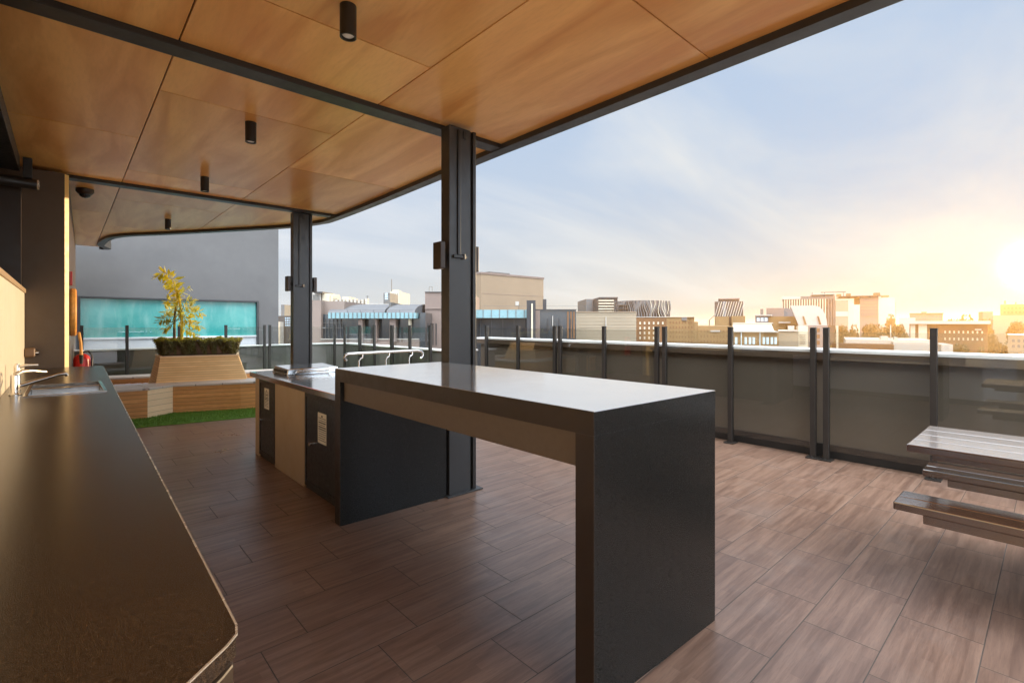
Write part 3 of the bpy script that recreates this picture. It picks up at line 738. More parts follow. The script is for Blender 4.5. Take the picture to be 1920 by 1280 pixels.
def hood(y0, y1, label):
    root = thing('barbecue_hood', label, 'barbecue hood', (1.9, (y0 + y1) / 2, 0.85), 0, 'flat barbecue hoods on the steel top')
    x0_, x1_ = 1.60, 2.12; 
    m = MB(); m.hull8([(x0_, y0, 0.851), (x1_, y0, 0.851), (x1_, y1, 0.851), (x0_, y1, 0.851), (x0_ + .012, y0 + .012, 0.905), (x1_ - .012, y0 + .012, 0.905), (x1_ - .012, y1 - .06, 0.918), (x0_ + .012, y1 - .06, 0.918)]); m.build('lid', 'stainless', root, 0.006)
    m = MB(); m.box((x0_ - 0.004, y0 + .06, 0.862), (x0_ - 0.0005, y1 - .08, 0.893)); m.build('end_slot', 'black_metal', root)
    m = MB(); m.tube([(x0_ + .10, y0 - 0.004, 0.885), (x0_ + .10, y0 - 0.04, 0.888), (x1_ - .10, y0 - 0.04, 0.888), (x1_ - .10, y0 - 0.004, 0.885)], 0.009, 12); m.build('handle', 'chrome', root, smooth=True)
hood(5.02, 5.50, 'flat steel barbecue hood at the far end of the barbecue bench')
hood(3.42, 3.86, 'flat steel barbecue hood half hidden by the bar table')

# ------------------------------------------------------------------ stainless handrail
hrl = thing('handrail', 'low bent stainless handrail standing behind the bar table', 'handrail', (3.4, 6.35, 0))
zr = 0.945
m = MB(); m.tube([(2.77, 6.34, zr - 0.09), (2.745, 6.34, zr - 0.05), (2.76, 6.34, zr - 0.012), (2.80, 6.34, zr), (3.3, 6.34, zr + .004), (3.85, 6.34, zr + .006), (3.92, 6.34, zr - .005), (3.955, 6.34, zr - .04), (3.95, 6.34, zr - .085), (3.91, 6.34, zr - 0.115)], 0.019, 14); m.build('rail', 'stainless', hrl, smooth=True)
for xk in (2.95, 3.35, 3.72):
    m = MB(); m.tube([(xk, 6.34, 0.002), (xk, 6.34, zr - 0.1), (xk + 0.02, 6.34, zr - 0.07), (xk + .05, 6.34, zr - .06), (xk + .055, 6.34, zr - 0.005)], 0.013, 10); m.build('stanchion', 'stainless', hrl, smooth=True)

# ------------------------------------------------------------------ timber bench round the planter
bn = thing('planter_bench', 'faceted timber bench ring with pale seat around the planter', 'bench', (1.4, 9.3, 0))
front = [(-0.25, 8.80), (0.866, 8.64), (1.192, 8.855), (2.035, 8.565), (2.75, 8.43), (3.25, 8.75)]
inner = [(-0.25, 9.42), (0.80, 9.26), (1.12, 9.36), (2.10, 9.10), (2.62, 9.02), (2.75, 9.2)]
zs = 0.405
keys = ['bench_timber', 'bench_sunlit', 'bench_timber', 'bench_timber', 'bench_timber']
for i in range(5):
    a, b = front[i], front[i + 1]
    d = (Vector(b) - Vector(a)).normalized(); nn = Vector((-d.y, d.x)) * 0.035
    m = MB(); m.prism([a, b, tuple(Vector(b) + nn), tuple(Vector(a) + nn)], 0.015, zs); m.build('front_panel', keys[i], bn)
    m = MB(); m.prism([tuple(Vector(a) - nn * .6), tuple(Vector(b) - nn * .6), inner[i + 1], inner[i]], zs + 0.001, zs + 0.03); m.build('seat', 'seat_timber', bn, 0.003)
    a, b = inner[i], inner[i + 1]
    m = MB(); m.prism([a, b, tuple(Vector(b) - nn), tuple(Vector(a) - nn)], 0.015, zs); m.build('inner_panel', 'bench_timber', bn)
bo = [(-0.25, 11.25), (0.6, 11.15), (3.2, 10.55), (3.25, 8.75)]
bi = [(-0.25, 10.75), (0.55, 10.65), (2.75, 10.15), (2.75, 9.2)]
for i in range(3):
    m = MB(); m.prism([bi[i], bi[i + 1], bo[i + 1], bo[i]], zs + 0.001, zs + 0.03); m.build('seat', 'seat_timber', bn, 0.003)
    m = MB(); m.prism([tuple(Vector(bi[i]) * .99 + Vector(bo[i]) * .01), tuple(Vector(bi[i + 1]) * .99 + Vector(bo[i + 1]) * .01), tuple(Vector(bo[i + 1]) * .95 + Vector(bi[i + 1]) * .05), tuple(Vector(bo[i]) * .95 + Vector(bi[i]) * .05)], 0.015, zs); m.build('back_panel', 'bench_timber', bn)
m = MB(); m.prism([(0.30, 9.55), (0.50, 9.50), (0.52, 9.95), (0.32, 10.0)], 0.02, zs + 0.035); m.build('end_block', 'bench_timber', bn)
# pale pebble bed between the two seat runs
m = MB(); m.prism([(-0.24, 9.44), (0.8, 9.28), (2.6, 9.06), (2.72, 9.3), (2.72, 10.13), (0.55, 10.6), (-0.24, 10.7)], 0.015, 0.30)
struct(m.build('pebble_bed', 'pebble'))
m = MB()
for i in range(900):
    x = random.uniform(0.35, 1.05); y = random.uniform(9.35, 10.6); r = random.uniform(0.02, 0.038)
    bmesh.ops.create_icosphere(m.bm, subdivisions=1, radius=r, matrix=Matrix.Translation((x, y, 0.31)) @ Matrix.Diagonal((1, random.uniform(.7, 1), 0.7, 1)))
tag(m.build('pebbles', 'pebble', smooth=True), 'pale pebbles filling the bed inside the timber bench', 'pebbles', kind='stuff')
# tapered planter
pb = thing('planter_box', 'tapered slatted timber planter box rising from the bench', 'planter', (1.65, 9.4, 0.3))
lo = [(1.01, 9.23), (2.26, 8.94), (2.50, 9.98), (1.02, 10.2)]; hi = [(1.10, 9.38), (2.13, 9.115), (2.30, 9.86), (1.12, 10.06)]
m = MB(); m.prism(lo, 0.302, 0.815, hi); m.build('body', 'planter_timber', pb)
hr2 = [tuple(Vector(p) + (Vector(p) - Vector((1.66, 9.6))).normalized() * 0.015) for p in hi]
m = MB(); m.prism(hr2, 0.816, 0.838); m.build('rim', 'bench_sunlit', pb, 0.003)
m = MB(); m.prism([tuple(Vector(p) * .95 + Vector((1.66, 9.6)) * .05) for p in hi], 0.8385, 0.848); m.build('soil', 'soil', pb)
# clipped hedge
hg = thing('clipped_hedge', 'clipped dark box hedge with yellow-lit top in the planter', 'hedge', (1.66, 9.5, 0.85))
hp = [Vector(p) * 0.93 + Vector((1.66, 9.6)) * 0.07 for p in hi]
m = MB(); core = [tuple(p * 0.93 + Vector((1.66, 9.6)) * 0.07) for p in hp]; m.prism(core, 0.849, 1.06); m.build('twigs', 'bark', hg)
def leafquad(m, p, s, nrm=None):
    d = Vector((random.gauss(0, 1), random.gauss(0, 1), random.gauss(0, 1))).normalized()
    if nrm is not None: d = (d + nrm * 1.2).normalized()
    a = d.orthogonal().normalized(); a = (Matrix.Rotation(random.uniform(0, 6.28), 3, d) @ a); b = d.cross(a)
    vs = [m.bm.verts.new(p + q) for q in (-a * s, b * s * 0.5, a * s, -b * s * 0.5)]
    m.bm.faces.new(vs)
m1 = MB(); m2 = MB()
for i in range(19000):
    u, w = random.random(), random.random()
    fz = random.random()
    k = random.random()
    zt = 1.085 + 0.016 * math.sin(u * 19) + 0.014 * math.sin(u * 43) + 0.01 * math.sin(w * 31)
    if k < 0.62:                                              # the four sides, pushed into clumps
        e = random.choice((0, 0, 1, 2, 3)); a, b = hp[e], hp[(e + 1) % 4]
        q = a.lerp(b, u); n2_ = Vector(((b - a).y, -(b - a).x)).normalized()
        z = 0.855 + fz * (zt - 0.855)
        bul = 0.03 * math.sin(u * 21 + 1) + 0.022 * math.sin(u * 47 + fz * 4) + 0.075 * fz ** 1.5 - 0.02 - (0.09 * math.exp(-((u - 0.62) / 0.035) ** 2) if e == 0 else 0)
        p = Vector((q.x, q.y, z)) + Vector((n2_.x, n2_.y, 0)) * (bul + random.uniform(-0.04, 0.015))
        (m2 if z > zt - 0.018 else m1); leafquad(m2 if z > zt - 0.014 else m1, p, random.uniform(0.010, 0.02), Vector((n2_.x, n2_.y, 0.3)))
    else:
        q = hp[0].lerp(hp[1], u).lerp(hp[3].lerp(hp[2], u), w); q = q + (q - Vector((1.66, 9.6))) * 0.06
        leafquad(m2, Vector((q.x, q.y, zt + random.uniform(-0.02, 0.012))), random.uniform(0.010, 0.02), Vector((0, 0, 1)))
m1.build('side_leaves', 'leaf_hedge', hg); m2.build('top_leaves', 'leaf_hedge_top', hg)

# young yellow palm in the planter
pt = thing('young_palm', 'spindly young palm with yellow sunlit fronds rising from the hedge', 'palm', tuple(at(338, 634, 8.0)))
DP = 8.0
def stem(pix, r0, r1, name, key='bark'):
    pts = [at(x, y, DP + dd) for x, y, dd in pix]
    n = len(pts); m = MB(); m.tube(pts, [r0 + (r1 - r0) * i / (n - 1) for i in range(n)], 9); return m.build(name, key, pt, smooth=True)
stem([(327, 645, .05), (327, 610, .05), (328, 590, 0.03), (330, 572, 0)], 0.022, 0.012, 'trunk')
stem([(341, 645, 0), (341, 612, 0), (340, 592, 0), (338, 570, 0), (334, 552, 0), (331, 540, 0)], 0.022, 0.014, 'trunk', 'leaf_yellow')
def frond(pix, n, L, key, droop=0.3, wid=0.22):
    """a rachis through the given pixels with two rows of narrow leaflets"""
    pts = [at(x, y, DP + dd) for x, y, dd in pix]
    m = MB(); m.tube(pts, [0.007 - 0.005 * i / (len(pts) - 1) for i in range(len(pts))], 6)
    seg = len(pts) - 1
    n = int(n * 1.3); L *= 0.85
    for k in range(n):
        u = (k + 0.5) / n * seg; i = min(int(u), seg - 1); p = pts[i].lerp(pts[i + 1], u - i)
        d = (pts[i + 1] - pts[i]).normalized()
        side = d.cross(Vector((sY, cY, 0))).normalized() if k % 2 else Vector((sY, cY, 0)).cross(d).normalized()
        side = (side + Vector((random.gauss(0, .25), random.gauss(0, .35), random.gauss(0, .2))) + d * 0.55 + Vector((0, 0, -droop))).normalized()
        ll = L * (0.6 + 0.5 * math.sin(math.pi * min(1, (k + 2) / (n + 2)))) * random.uniform(0.75, 1.2)
        wv = side.cross(Vector((random.gauss(0, .5), random.gauss(0, .5), 1))).normalized() * ll * wid
        q = [p, p + side * ll * .45 + wv * .5, p + side * ll, p + side * ll * .45 - wv * .5]
        vs = [m.bm.verts.new(x) for x in q]; m.bm.faces.new((vs[0], vs[1], vs[2])); m.bm.faces.new((vs[0], vs[2], vs[3]))
    return m.build('frond', key, pt)
frond([(333, 560, 0), (330, 540, -.02), (325, 525, -.05), (314, 513, -.1), (303, 511, -.12), (294, 520, -.15)], 46, 0.17, 'leaf_yellow', 0.5, 0.34)
frond([(334, 575, 0), (331, 555, 0), (328, 540, 0), (321, 532, 0.05), (309, 532, 0.1)], 36, 0.15, 'leaf_yellow', 0.5, 0.34)
frond([(336, 600, 0), (334, 578, 0), (332, 552, 0), (331, 537, 0)], 44, 0.10, 'leaf_yellow', 0.1, 0.32)
frond([(334, 556, 0), (342, 549, 0), (350, 542, 0), (357, 540, 0)], 10, 0.10, 'leaf_pale', 0.0, 0.45)
for k, (dx, dy, key) in enumerate(((26, -32, 'leaf_pale'), (34, -22, 'leaf_pale'), (44, -10, 'leaf_yellow'), (40, 12, 'leaf_yellow'), (34, 26, 'leaf_yellow'), (-28, -8, 'leaf_pale'), (-36, 8, 'leaf_hedge_top'), (-30, 22, 'leaf_hedge_top'), (-24, -26, 'leaf_yellow'), (22, 2, 'leaf_yellow'))):
    x0_, y0_ = (338, 598) if dx > 0 else (333, 592)
    x0_ += random.uniform(-3, 3)
    dd = random.uniform(-.25, .25)
    frond([(x0_, y0_ + dy * .25, 0), (x0_ + dx * .45, y0_ + dy * .9 - 4, dd * .5), (x0_ + dx * .8, y0_ + dy * 1.05 - 2, dd * .8), (x0_ + dx, y0_ + dy * 1.05 + 5, dd)], 22, 0.13, key, 0.35, 0.34)

# ------------------------------------------------------------------ picnic table
pt2 = thing('picnic_table', 'dark slatted picnic table with fixed benches beside the balustrade', 'picnic table', (3.65, -0.5, 0))
PX0, PX1, PY1, PY0, PZ = 3.30, 4.00, 0.535, -1.35, 0.72
for k in range(4):
    w = (PX1 - PX0 - 3 * 0.006) / 4; xa = PX0 + k * (w + 0.006)
    MB().box((xa, PY0, PZ - 0.042), (xa + w, PY1, PZ)).build('top_slat', ['slat_timber', 'slat_sky_sheen'], pt2, 0.008, seg=3)
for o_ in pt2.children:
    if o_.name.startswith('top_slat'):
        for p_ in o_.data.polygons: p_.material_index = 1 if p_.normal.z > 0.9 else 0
MB().box((PX0 + 0.03, PY0 + .05, PZ - 0.072), (PX0 + 0.075, PY1 - 0.10, PZ - 0.0425)).build('rail', 'slat_timber', pt2, 0.004)
MB().box((PX1 - 0.075, PY0 + .05, PZ - 0.072), (PX1 - 0.03, PY1 - 0.10, PZ - 0.0425)).build('rail', 'slat_timber', pt2, 0.004)
for (xa, xb) in ((3.10, 3.345), (3.91, 4.155)):
    w = (xb - xa - 0.006) / 2
    for k in range(2): MB().box((xa + k * (w + .006), PY0, 0.42), (xa + k * (w + .006) + w, 0.555, 0.46)).build('bench_slat', 'slat_timber', pt2, 0.006, seg=3)
    MB().box((xa + 0.015, PY0, 0.375), (xa + 0.055, 0.44, 0.4195)).build('bench_rail', 'slat_timber', pt2, 0.004)
    MB().box((xb - 0.055, PY0, 0.375), (xb - 0.015, 0.44, 0.4195)).build('bench_rail', 'slat_timber', pt2, 0.004)
for yk in (-0.35, -1.1):
    MB().box((3.12, yk - 0.03, 0.29), (4.14, yk + 0.03, 0.3745)).build('cross_bearer', 'black_metal', pt2, 0.004)
    for xs in (3.42, 3.82): MB().box((xs - 0.03, yk + 0.031, 0.0), (xs + 0.03, yk + 0.08, PZ - 0.0425)).build('leg', 'black_metal', pt2, 0.004)

# ------------------------------------------------------------------ tall grey building with the turquoise strip window
gb = thing('grey_building', 'tall plain grey rendered building with a long turquoise strip window', 'building', (2.2, 14.5, 0))
YG = 14.3
wx0, wx1, wz0, wz1 = 0.20, 3.83, 0.62, 1.945
ztop = 3.955
m = MB()
for a, b in (((-0.6, YG, -22), (wx0, YG + 5, ztop)), ((wx1, YG, -22), (4.33, YG + 5, ztop)), ((wx0, YG, wz1), (wx1, YG + 5, ztop)), ((wx0, YG, -22), (wx1, YG + 5, wz0))): m.box(a, b)
m.build('wall', 'grey_render', gb)
fr = MB()
for bx in ((wx0, wz0, wx0 + .05, wz1), (wx1 - .05, wz0, wx1, wz1), (wx0 + .05, wz1 - .045, wx1 - .05, wz1)): fr.box((bx[0] + .001, YG - 0.03, bx[1]), (bx[2] - .001, YG + 0.12, bx[3] - .001))
wf = fr.build('window_frame', 'steel_bluegrey', gb, 0.004)
MB().box((wx0 + .05, YG + 0.06, 1.03), (wx1 - .05, YG + .10, wz1 - .046)).build('pane', 'turquoise', wf)
MB().box((wx0 + .05, YG + 0.01, 0.985), (wx1 - .05, YG + 0.11, 1.029)).build('window_bar', 'white_panel', wf, 0.003)
MB().box((wx0 + .051, YG + 0.04, wz0 + .001), (wx1 - .051, YG + .10, 0.984)).build('spandrel', 'white_panel', wf)
# ------------------------------------------------------------------ the city beyond
GZ = -22.0
mat('ground', (0.13, 0.11, 0.085), 0.9, 0, 0.35, 0.02, world=True)
mat('b_pink', (0.238, 0.180, 0.148), 0.8, 0, 0.08, 0.25, bump=0.05)
mat('b_brown', (0.216, 0.158, 0.130), 0.8, 0, 0.10, 0.25)
mat('b_beige', (0.289, 0.209, 0.136), 0.85, 0, 0.07, 0.18, bump=0.05)
mat('b_sand', (0.315, 0.254, 0.176), 0.85, 0, 0.07, 0.15)
mat('b_gold', (0.257, 0.153, 0.062), 0.85, 0, 0.14, 0.3)
mat('b_brick', (0.178, 0.086, 0.035), 0.85, 0, 0.16, 0.4)
mat('b_white', (0.444, 0.402, 0.342), 0.6, 0, 0.06, 0.3)
mat('b_grey', (0.128, 0.120, 0.110), 0.6, 0, 0.1, 0.3)
mat('b_dark', (0.030, 0.031, 0.034), 0.5, 0, 0.15, 0.3)
mat('b_roof', (0.120, 0.120, 0.124), 0.6, 0.0, 0.12, 0.5, (1, 6, 1))
mat('b_cream', (0.578, 0.493, 0.357), 0.7, 0, 0.07, 0.3)
mat('b_glass', (0.035, 0.042, 0.048), 0.10, 0, 0.25, 0.35, rvar=0.04)
mat('b_cyan', (0.20, 0.34, 0.36), 0.3, 0, 0.08, 0.5)
mat('b_window', (0.10, 0.13, 0.15), 0.15, 0, 0.2, 0.5)
mat('b_palewin', (0.55, 0.68, 0.72), 0.2, 0, 0.1, 0.5)

gnd = MB(); gnd.quad((-9000, -9000, GZ), (9000, -9000, GZ), (9000, 9000, GZ), (-9000, 9000, GZ))
struct(gnd.build('ground', 'ground'))
# the block this terrace sits on
tb = MB(); tb.box((-0.6, -6, GZ), (5.9, 14.2, -0.02))
tag(tb.build('terrace_building', 'grey_render'), 'rendered building block whose roof carries this terrace', 'building')

def px2x(px, D): return (px - 960) / 925 * D
class Bld:
    """facade frame: origin at photo column px0, depth D along the view axis; x to the right along the facade, y away, z up from the street"""
    def __init__(s, name, label, cat, px0, D, yaw=0.0, group=None):
        o = at(px0, 605, D); s.D = D; s.p0 = px0
        s.th = math.atan((px0 - 960) / 925) if px0 > 1140 else 0.0
        s.r = thing(name, label, cat, (o.x, o.y, GZ), -R(YAW) - s.th, group)
    def x(s, px):
        u = (px - 960) / 925
        return (u * s.D - (s.p0 - 960) / 925 * s.D) / (math.cos(s.th) + u * math.sin(s.th))
    def dep(s, px): return s.D - s.x(px) * math.sin(s.th)
    def z(s, py, px=None): return EYE + (605 - py) / 925 * (s.D if px is None else s.dep(px)) - GZ
    def box(s, name, key, px0, px1, y0, y1, a=0.0, b=12.0, par=None, bevel=0):
        """photo-measured box: columns px0..px1, rows y0 (top)..y1 (bottom, None = street), from a to b metres behind the facade line"""
        pm = (px0 + px1) / 2; m = MB(); m.box((s.x(px0), a, 0.0 if y1 is None else s.z(y1, pm)), (s.x(px1), b, s.z(y0, pm)))
        return m.build(name, key, par or s.r, bevel, local=True)
    def grid(s, name, key, px0, px1, y0, y1, nx, ny, fx=0.6, fy=0.55, a=-0.06, b=0.0):
        pm = (px0 + px1) / 2; x0, x1, z1, z0 = s.x(px0), s.x(px1), s.z(y0, pm), s.z(y1, pm)
        w, h = (x1 - x0) / nx, (z1 - z0) / ny
        first = None
        for i in range(nx):
            for j in range(ny):
                if first is None:
                    m = MB(); m.box((-w * fx / 2, a, -h * fy / 2), (w * fx / 2, b - 0.001, h * fy / 2)); o = first = m.build(name, key, s.r, local=True)
                else:
                    o = first.copy(); C.objects.link(o); o.parent = s.r
                o.location = (x0 + w * (i + .5), 0, z0 + h * (j + .5))

# low pink building with barrel roof and long glazed front
b = Bld('college_building', 'pinkish low building with grey barrel roof above a long pale blue glazed strip', 'building', 582, 46)
b.box('wall', 'b_pink', 575, 602, 563, None, 0, 14)
b.box('plinth_wall', 'b_pink', 602, 786, 636, None, 0, 13)
b.box('roof_slab', 'b_pink', 602, 640, 564, 590, 0.8, 12)
g_ = b.box('glazing', 'b_glass', 602.1, 786, 589, 636, 0.5, 12)
b.box('fascia_glass', 'b_cyan', 622, 783, 586.6, 597, -0.9, 0.48)
b.grid('mullion', 'b_grey', 624, 782, 586, 597.4, 20, 1, 0.13, 1.0, -0.98, -0.9)
b.box('sill', 'b_white', 602, 786, 634.6, 636.4, -0.12, 0.0)
b.grid('glazing_bar', 'b_grey', 603, 640, 598, 636, 5, 1, 0.1, 1.0, 0.38, 0.5)
b.box('transom', 'b_grey', 603, 640, 604.5, 605.5, 0.36, 0.49)
b.box('transom', 'b_grey', 603, 640, 614, 615, 0.36, 0.49)
for p0, p1 in ((675, 682.5), (733, 744), (706, 708.5)): b.box('pilaster', 'b_brown', p0, p1, 597.5, 640, -0.5, 0.4)
b.box('sunlit_pier', 'b_cream', 767, 770.5, 597.5, 628, -0.3, 0.4)
# the barrel roof
m = MB(); n = 10; xa, xb, xc = b.x(617), b.x(719), b.x(776)
prof = [(0.3 + 7.5 * (1 - math.cos(i / n * math.pi / 2)), b.z(587) + (b.z(565.5) - b.z(587)) * math.sin(i / n * math.pi / 2)) for i in range(n + 1)] + [(12, b.z(566)), (12, b.z(587))]
for x0_, x1_, dx0 in ((xa, xb, -0.2), ((b.x(723)), xc, 0.0)):
    A = [m.bm.verts.new((x0_ + dx0, y, z)) for y, z in prof]; B_ = [m.bm.verts.new((x1_, y, z)) for y, z in prof]
    m.bm.faces.new(A); m.bm.faces.new(B_)
    for i in range(len(prof)): m.bm.faces.new((A[i], A[(i + 1) % len(prof)], B_[(i + 1) % len(prof)], B_[i]))
m.build('barrel_roof', 'b_roof', b.r, local=True)
b.box('roof_divider', 'b_grey', 719.1, 722.9, 565, 587, 2.0, 12)
for k in range(5): b.box('rail', 'b_dark', 655 + 24 * k, 655.4 + 24 * k, 581.5, 587, -0.55, -0.52)
b.box('rail', 'b_dark', 653, 776, 581.4, 581.8, -0.56, -0.52)
b.box('rail', 'b_dark', 653, 776, 584, 584.3, -0.56, -0.52)
b.box('rooftop_plant', 'b_white', 615, 690, 563.2, 566.5, 8.5, 12)
b.box('end_block', 'b_glass', 786.1, 797, 586, None, 0.2, 12)

b = Bld('rooftop_plant', 'white rooftop plant boxes above the barrel roofed building', 'roof plant', 585, 80)
b.box('plant_box', 'b_white', 585, 601, 550, 575, 0, 5); b.grid('louvre', 'b_grey', 586, 600, 552, 563, 1, 6, 0.95, 0.5)
b.box('plant_cap', 'b_dark', 591, 607, 547, 549.9, -0.5, 4)
b.box('plant_box', 'b_cream', 603, 617, 549.9, 575, 0.3, 5); b.box('plant_box', 'b_cream', 617.1, 622, 553, 575, 0.5, 4)
b.box('plant_box', 'b_cream', 640, 652, 556, 575, 0.5, 4); b.box('mast', 'b_dark', 686.6, 687.3, 554, 575, 0.5, 0.6); b.box('mast', 'b_dark', 684, 690, 555, 555.5, 0.5, 0.6)
for k in range(9): b.box('vent', 'b_white', 628 + 7 * k, 632 + 7 * k, 561.5 - (k % 3), 575, 0.2, 1.2)
b = Bld('lift_tower', 'slim grey tower with glass panel beside the cream tower', 'tower', 720, 110)
b.box('shaft', 'b_grey', 719, 731, 549, None, 0, 8); b.grid('window', 'b_palewin', 721, 728, 549, 562, 1, 4, 0.8, 0.6)
b = Bld('cream_tower', 'sunny cream tower block with roof mast beyond the barrel roof', 'tower', 730, 150)
b.box('wall', 'b_cream', 731.5, 748, 546, None, 0, 16); b.grid('window', 'b_window', 733, 747, 549, 572, 4, 5, 0.4, 0.5); b.box('roof_box', 'b_cream', 734, 744, 543, 545.9, 1, 6)
b.box('mast', 'b_dark', 732.8, 733.3, 523, 545.9, 0.5, 1)
b = Bld('far_tower', 'hazy grey tower far off in the gap left of the farther column', 'tower', 526, 420)
b.box('wall', 'b_grey', 527, 533.5, 571, None, 0, 20); b.grid('window', 'b_window', 527.5, 533, 573, 603, 2, 8, 0.5, 0.5)
b = Bld('far_block', 'wide pale block at the foot of the hazy far tower', 'building', 522, 260)
b.box('wall', 'b_dark', 521, 548, 592, None, 0, 20); b.box('wall', 'b_white', 521, 532, 603, None, -6, -0.1); b.grid('window', 'b_palewin', 534, 547, 594, 612, 4, 4, 0.5, 0.5)

# brown block left of and behind the nearer column
b = Bld('brown_block', 'pinkish brown blank walled block left of the nearer column', 'building', 797, 50)
b.box('wall', 'b_brown', 797, 884, 548, None, 0, 12); b.box('coping', 'b_dark', 796.6, 884, 546.8, 547.9, -0.1, 12.1)
b.box('string_course', 'b_pink', 797, 884, 577, 579, -0.12, -0.001); b.box('roof_cage', 'b_grey', 801, 801.6, 536, 546.7, 1, 1.1); b.box('roof_cage', 'b_grey', 807, 807.6, 536, 546.7, 1, 1.1); b.box('roof_cage', 'b_grey', 801, 807.6, 536, 536.5, 1, 1.1)
b.grid('recess', 'b_dark', 809, 821, 605, 648, 2, 1, 0.35, 0.95)
# big beige block: square to this terrace, its left face turned to us
c0 = at(902, 605, 78)
def xend(px, Y): tt = (px - 960) / 925; return Y * (sY + cY * tt) / (cY - sY * tt)
def yend(px, X): tt = (px - 960) / 925; return X * (cY - sY * tt) / (sY + cY * tt)
L = xend(1019, c0.y) - c0.x; Wd = yend(845, c0.x) - c0.y; H_ = EYE + (605 - 513.5) / 925 * 78 - GZ
bb2 = thing('beige_block', 'big windowless beige block standing high just right of the nearer column', 'building', (c0.x, c0.y, GZ))
MB().box((c0.x, c0.y, GZ), (c0.x + L, c0.y + Wd, GZ + H_)).build('wall', 'b_beige', bb2)
MB().box((c0.x - .1, c0.y - .1, GZ + H_), (c0.x + L + .1, c0.y + Wd + .1, GZ + H_ + 0.3)).build('coping', 'b_brown', bb2)
MB().box((c0.x + L * .3, c0.y + 3, GZ + H_ + .3), (c0.x + L * .62, c0.y + 8, GZ + H_ + 0.9)).build('roof_plant', 'b_grey', bb2)
for k in (2, 4): MB().box((c0.x + .01, c0.y - 0.025, GZ + H_ - 1.55 * k), (c0.x + L - .01, c0.y - .0005, GZ + H_ - 1.55 * k + 0.05)).build('panel_joint', 'b_brown', bb2)
b = Bld('glazed_wing', 'dark glazed wing with a pale blue strip below the big beige block', 'building', 884, 52)
b.box('glazing', 'b_glass', 884, 1080, 581.5, None, 0, 10)
b.box('fascia_glass', 'b_cyan', 884, 990, 581, 596, -0.8, -0.001); b.grid('mullion', 'b_grey', 884, 990, 581, 596, 7, 1, 0.07, 1.0, -0.86, -0.8)
b.grid('glazing_bar', 'b_dark', 890, 1080, 597, 640, 9, 1, 0.05, 1.0, -0.12, 0)
b.box('chimney', 'b_dark', 987, 1003, 564, 640, -1.4, -0.81); b.box('sunlit_pier', 'b_cream', 995, 998, 570, 635, -1.55, -1.41)
b.box('brown_panel', 'b_brown', 1000, 1012, 582, 636, -0.3, -0.01); b.box('roof_edge', 'b_dark', 990, 1080.5, 579.8, 581.4, -0.2, 10)
b.box('roof_plant', 'b_white', 967, 974, 562, 570, 4, 5); b.box('mast', 'b_dark', 973.3, 974, 568, 581, 3, 3.1); b.box('roof_plant', 'b_dark', 1021, 1027, 559, 581, 2, 3)
b.box('rail', 'b_grey', 905, 1120, 572.4, 572.8, 2, 2.04); b.box('white_post', 'b_white', 1035, 1036.2, 592, 612, -0.4, -0.3)
b.grid('reflection_strip', 'b_brick', 1062, 1079, 584, 634, 3, 1, 0.5, 1, -0.08, 0)
b = Bld('beige_hall', 'flat plain beige hall wall behind the middle of the balustrade', 'building', 1080, 62)
b.box('wall', 'b_sand', 1080.2, 1193, 585.5, None, 0, 14); b.box('coping', 'b_beige', 1080, 1193.3, 584, 585.4, -0.1, 14); b.box('pipe', 'b_white', 1135, 1136.6, 594, None, -0.15, -0.01)
for k in range(8): b.box('cladding_joint', 'b_beige', 1080.3, 1192.9, 590 + 6 * k, 590.35 + 6 * k, -0.03, -0.001)
b = Bld('grid_block', 'brown block with a pale lattice of windows right of the beige hall', 'building', 1193, 85)
b.box('wall', 'b_brick', 1193.2, 1250, 595, None, 0, 14); b.box('parapet', 'b_white', 1193, 1250, 593.8, 594.9, -0.1, 14); b.grid('window', 'b_cream', 1196, 1247, 601, 638, 6, 4, 0.35, 0.5)
b = Bld('slate_tower', 'small grey office tower left of the banded brown tower', 'tower', 1099, 155)
b.box('wall', 'b_grey', 1099, 1121, 560.5, None, 0, 20); b.grid('window', 'b_window', 1100, 1120, 562, 586, 6, 6, 0.5, 0.5)
b = Bld('banded_tower', 'brown tower with cream floor bands beyond the beige hall', 'tower', 1122, 145)
b.box('wall', 'b_dark', 1122, 1158, 560, None, 0, 20); b.grid('floor_band', 'b_cream', 1121.5, 1150, 561, 587, 1, 5, 1.0, 0.45, -0.8, 0); b.box('roof_cap', 'b_dark', 1124, 1158, 557, 559.9, -0.5, 14)
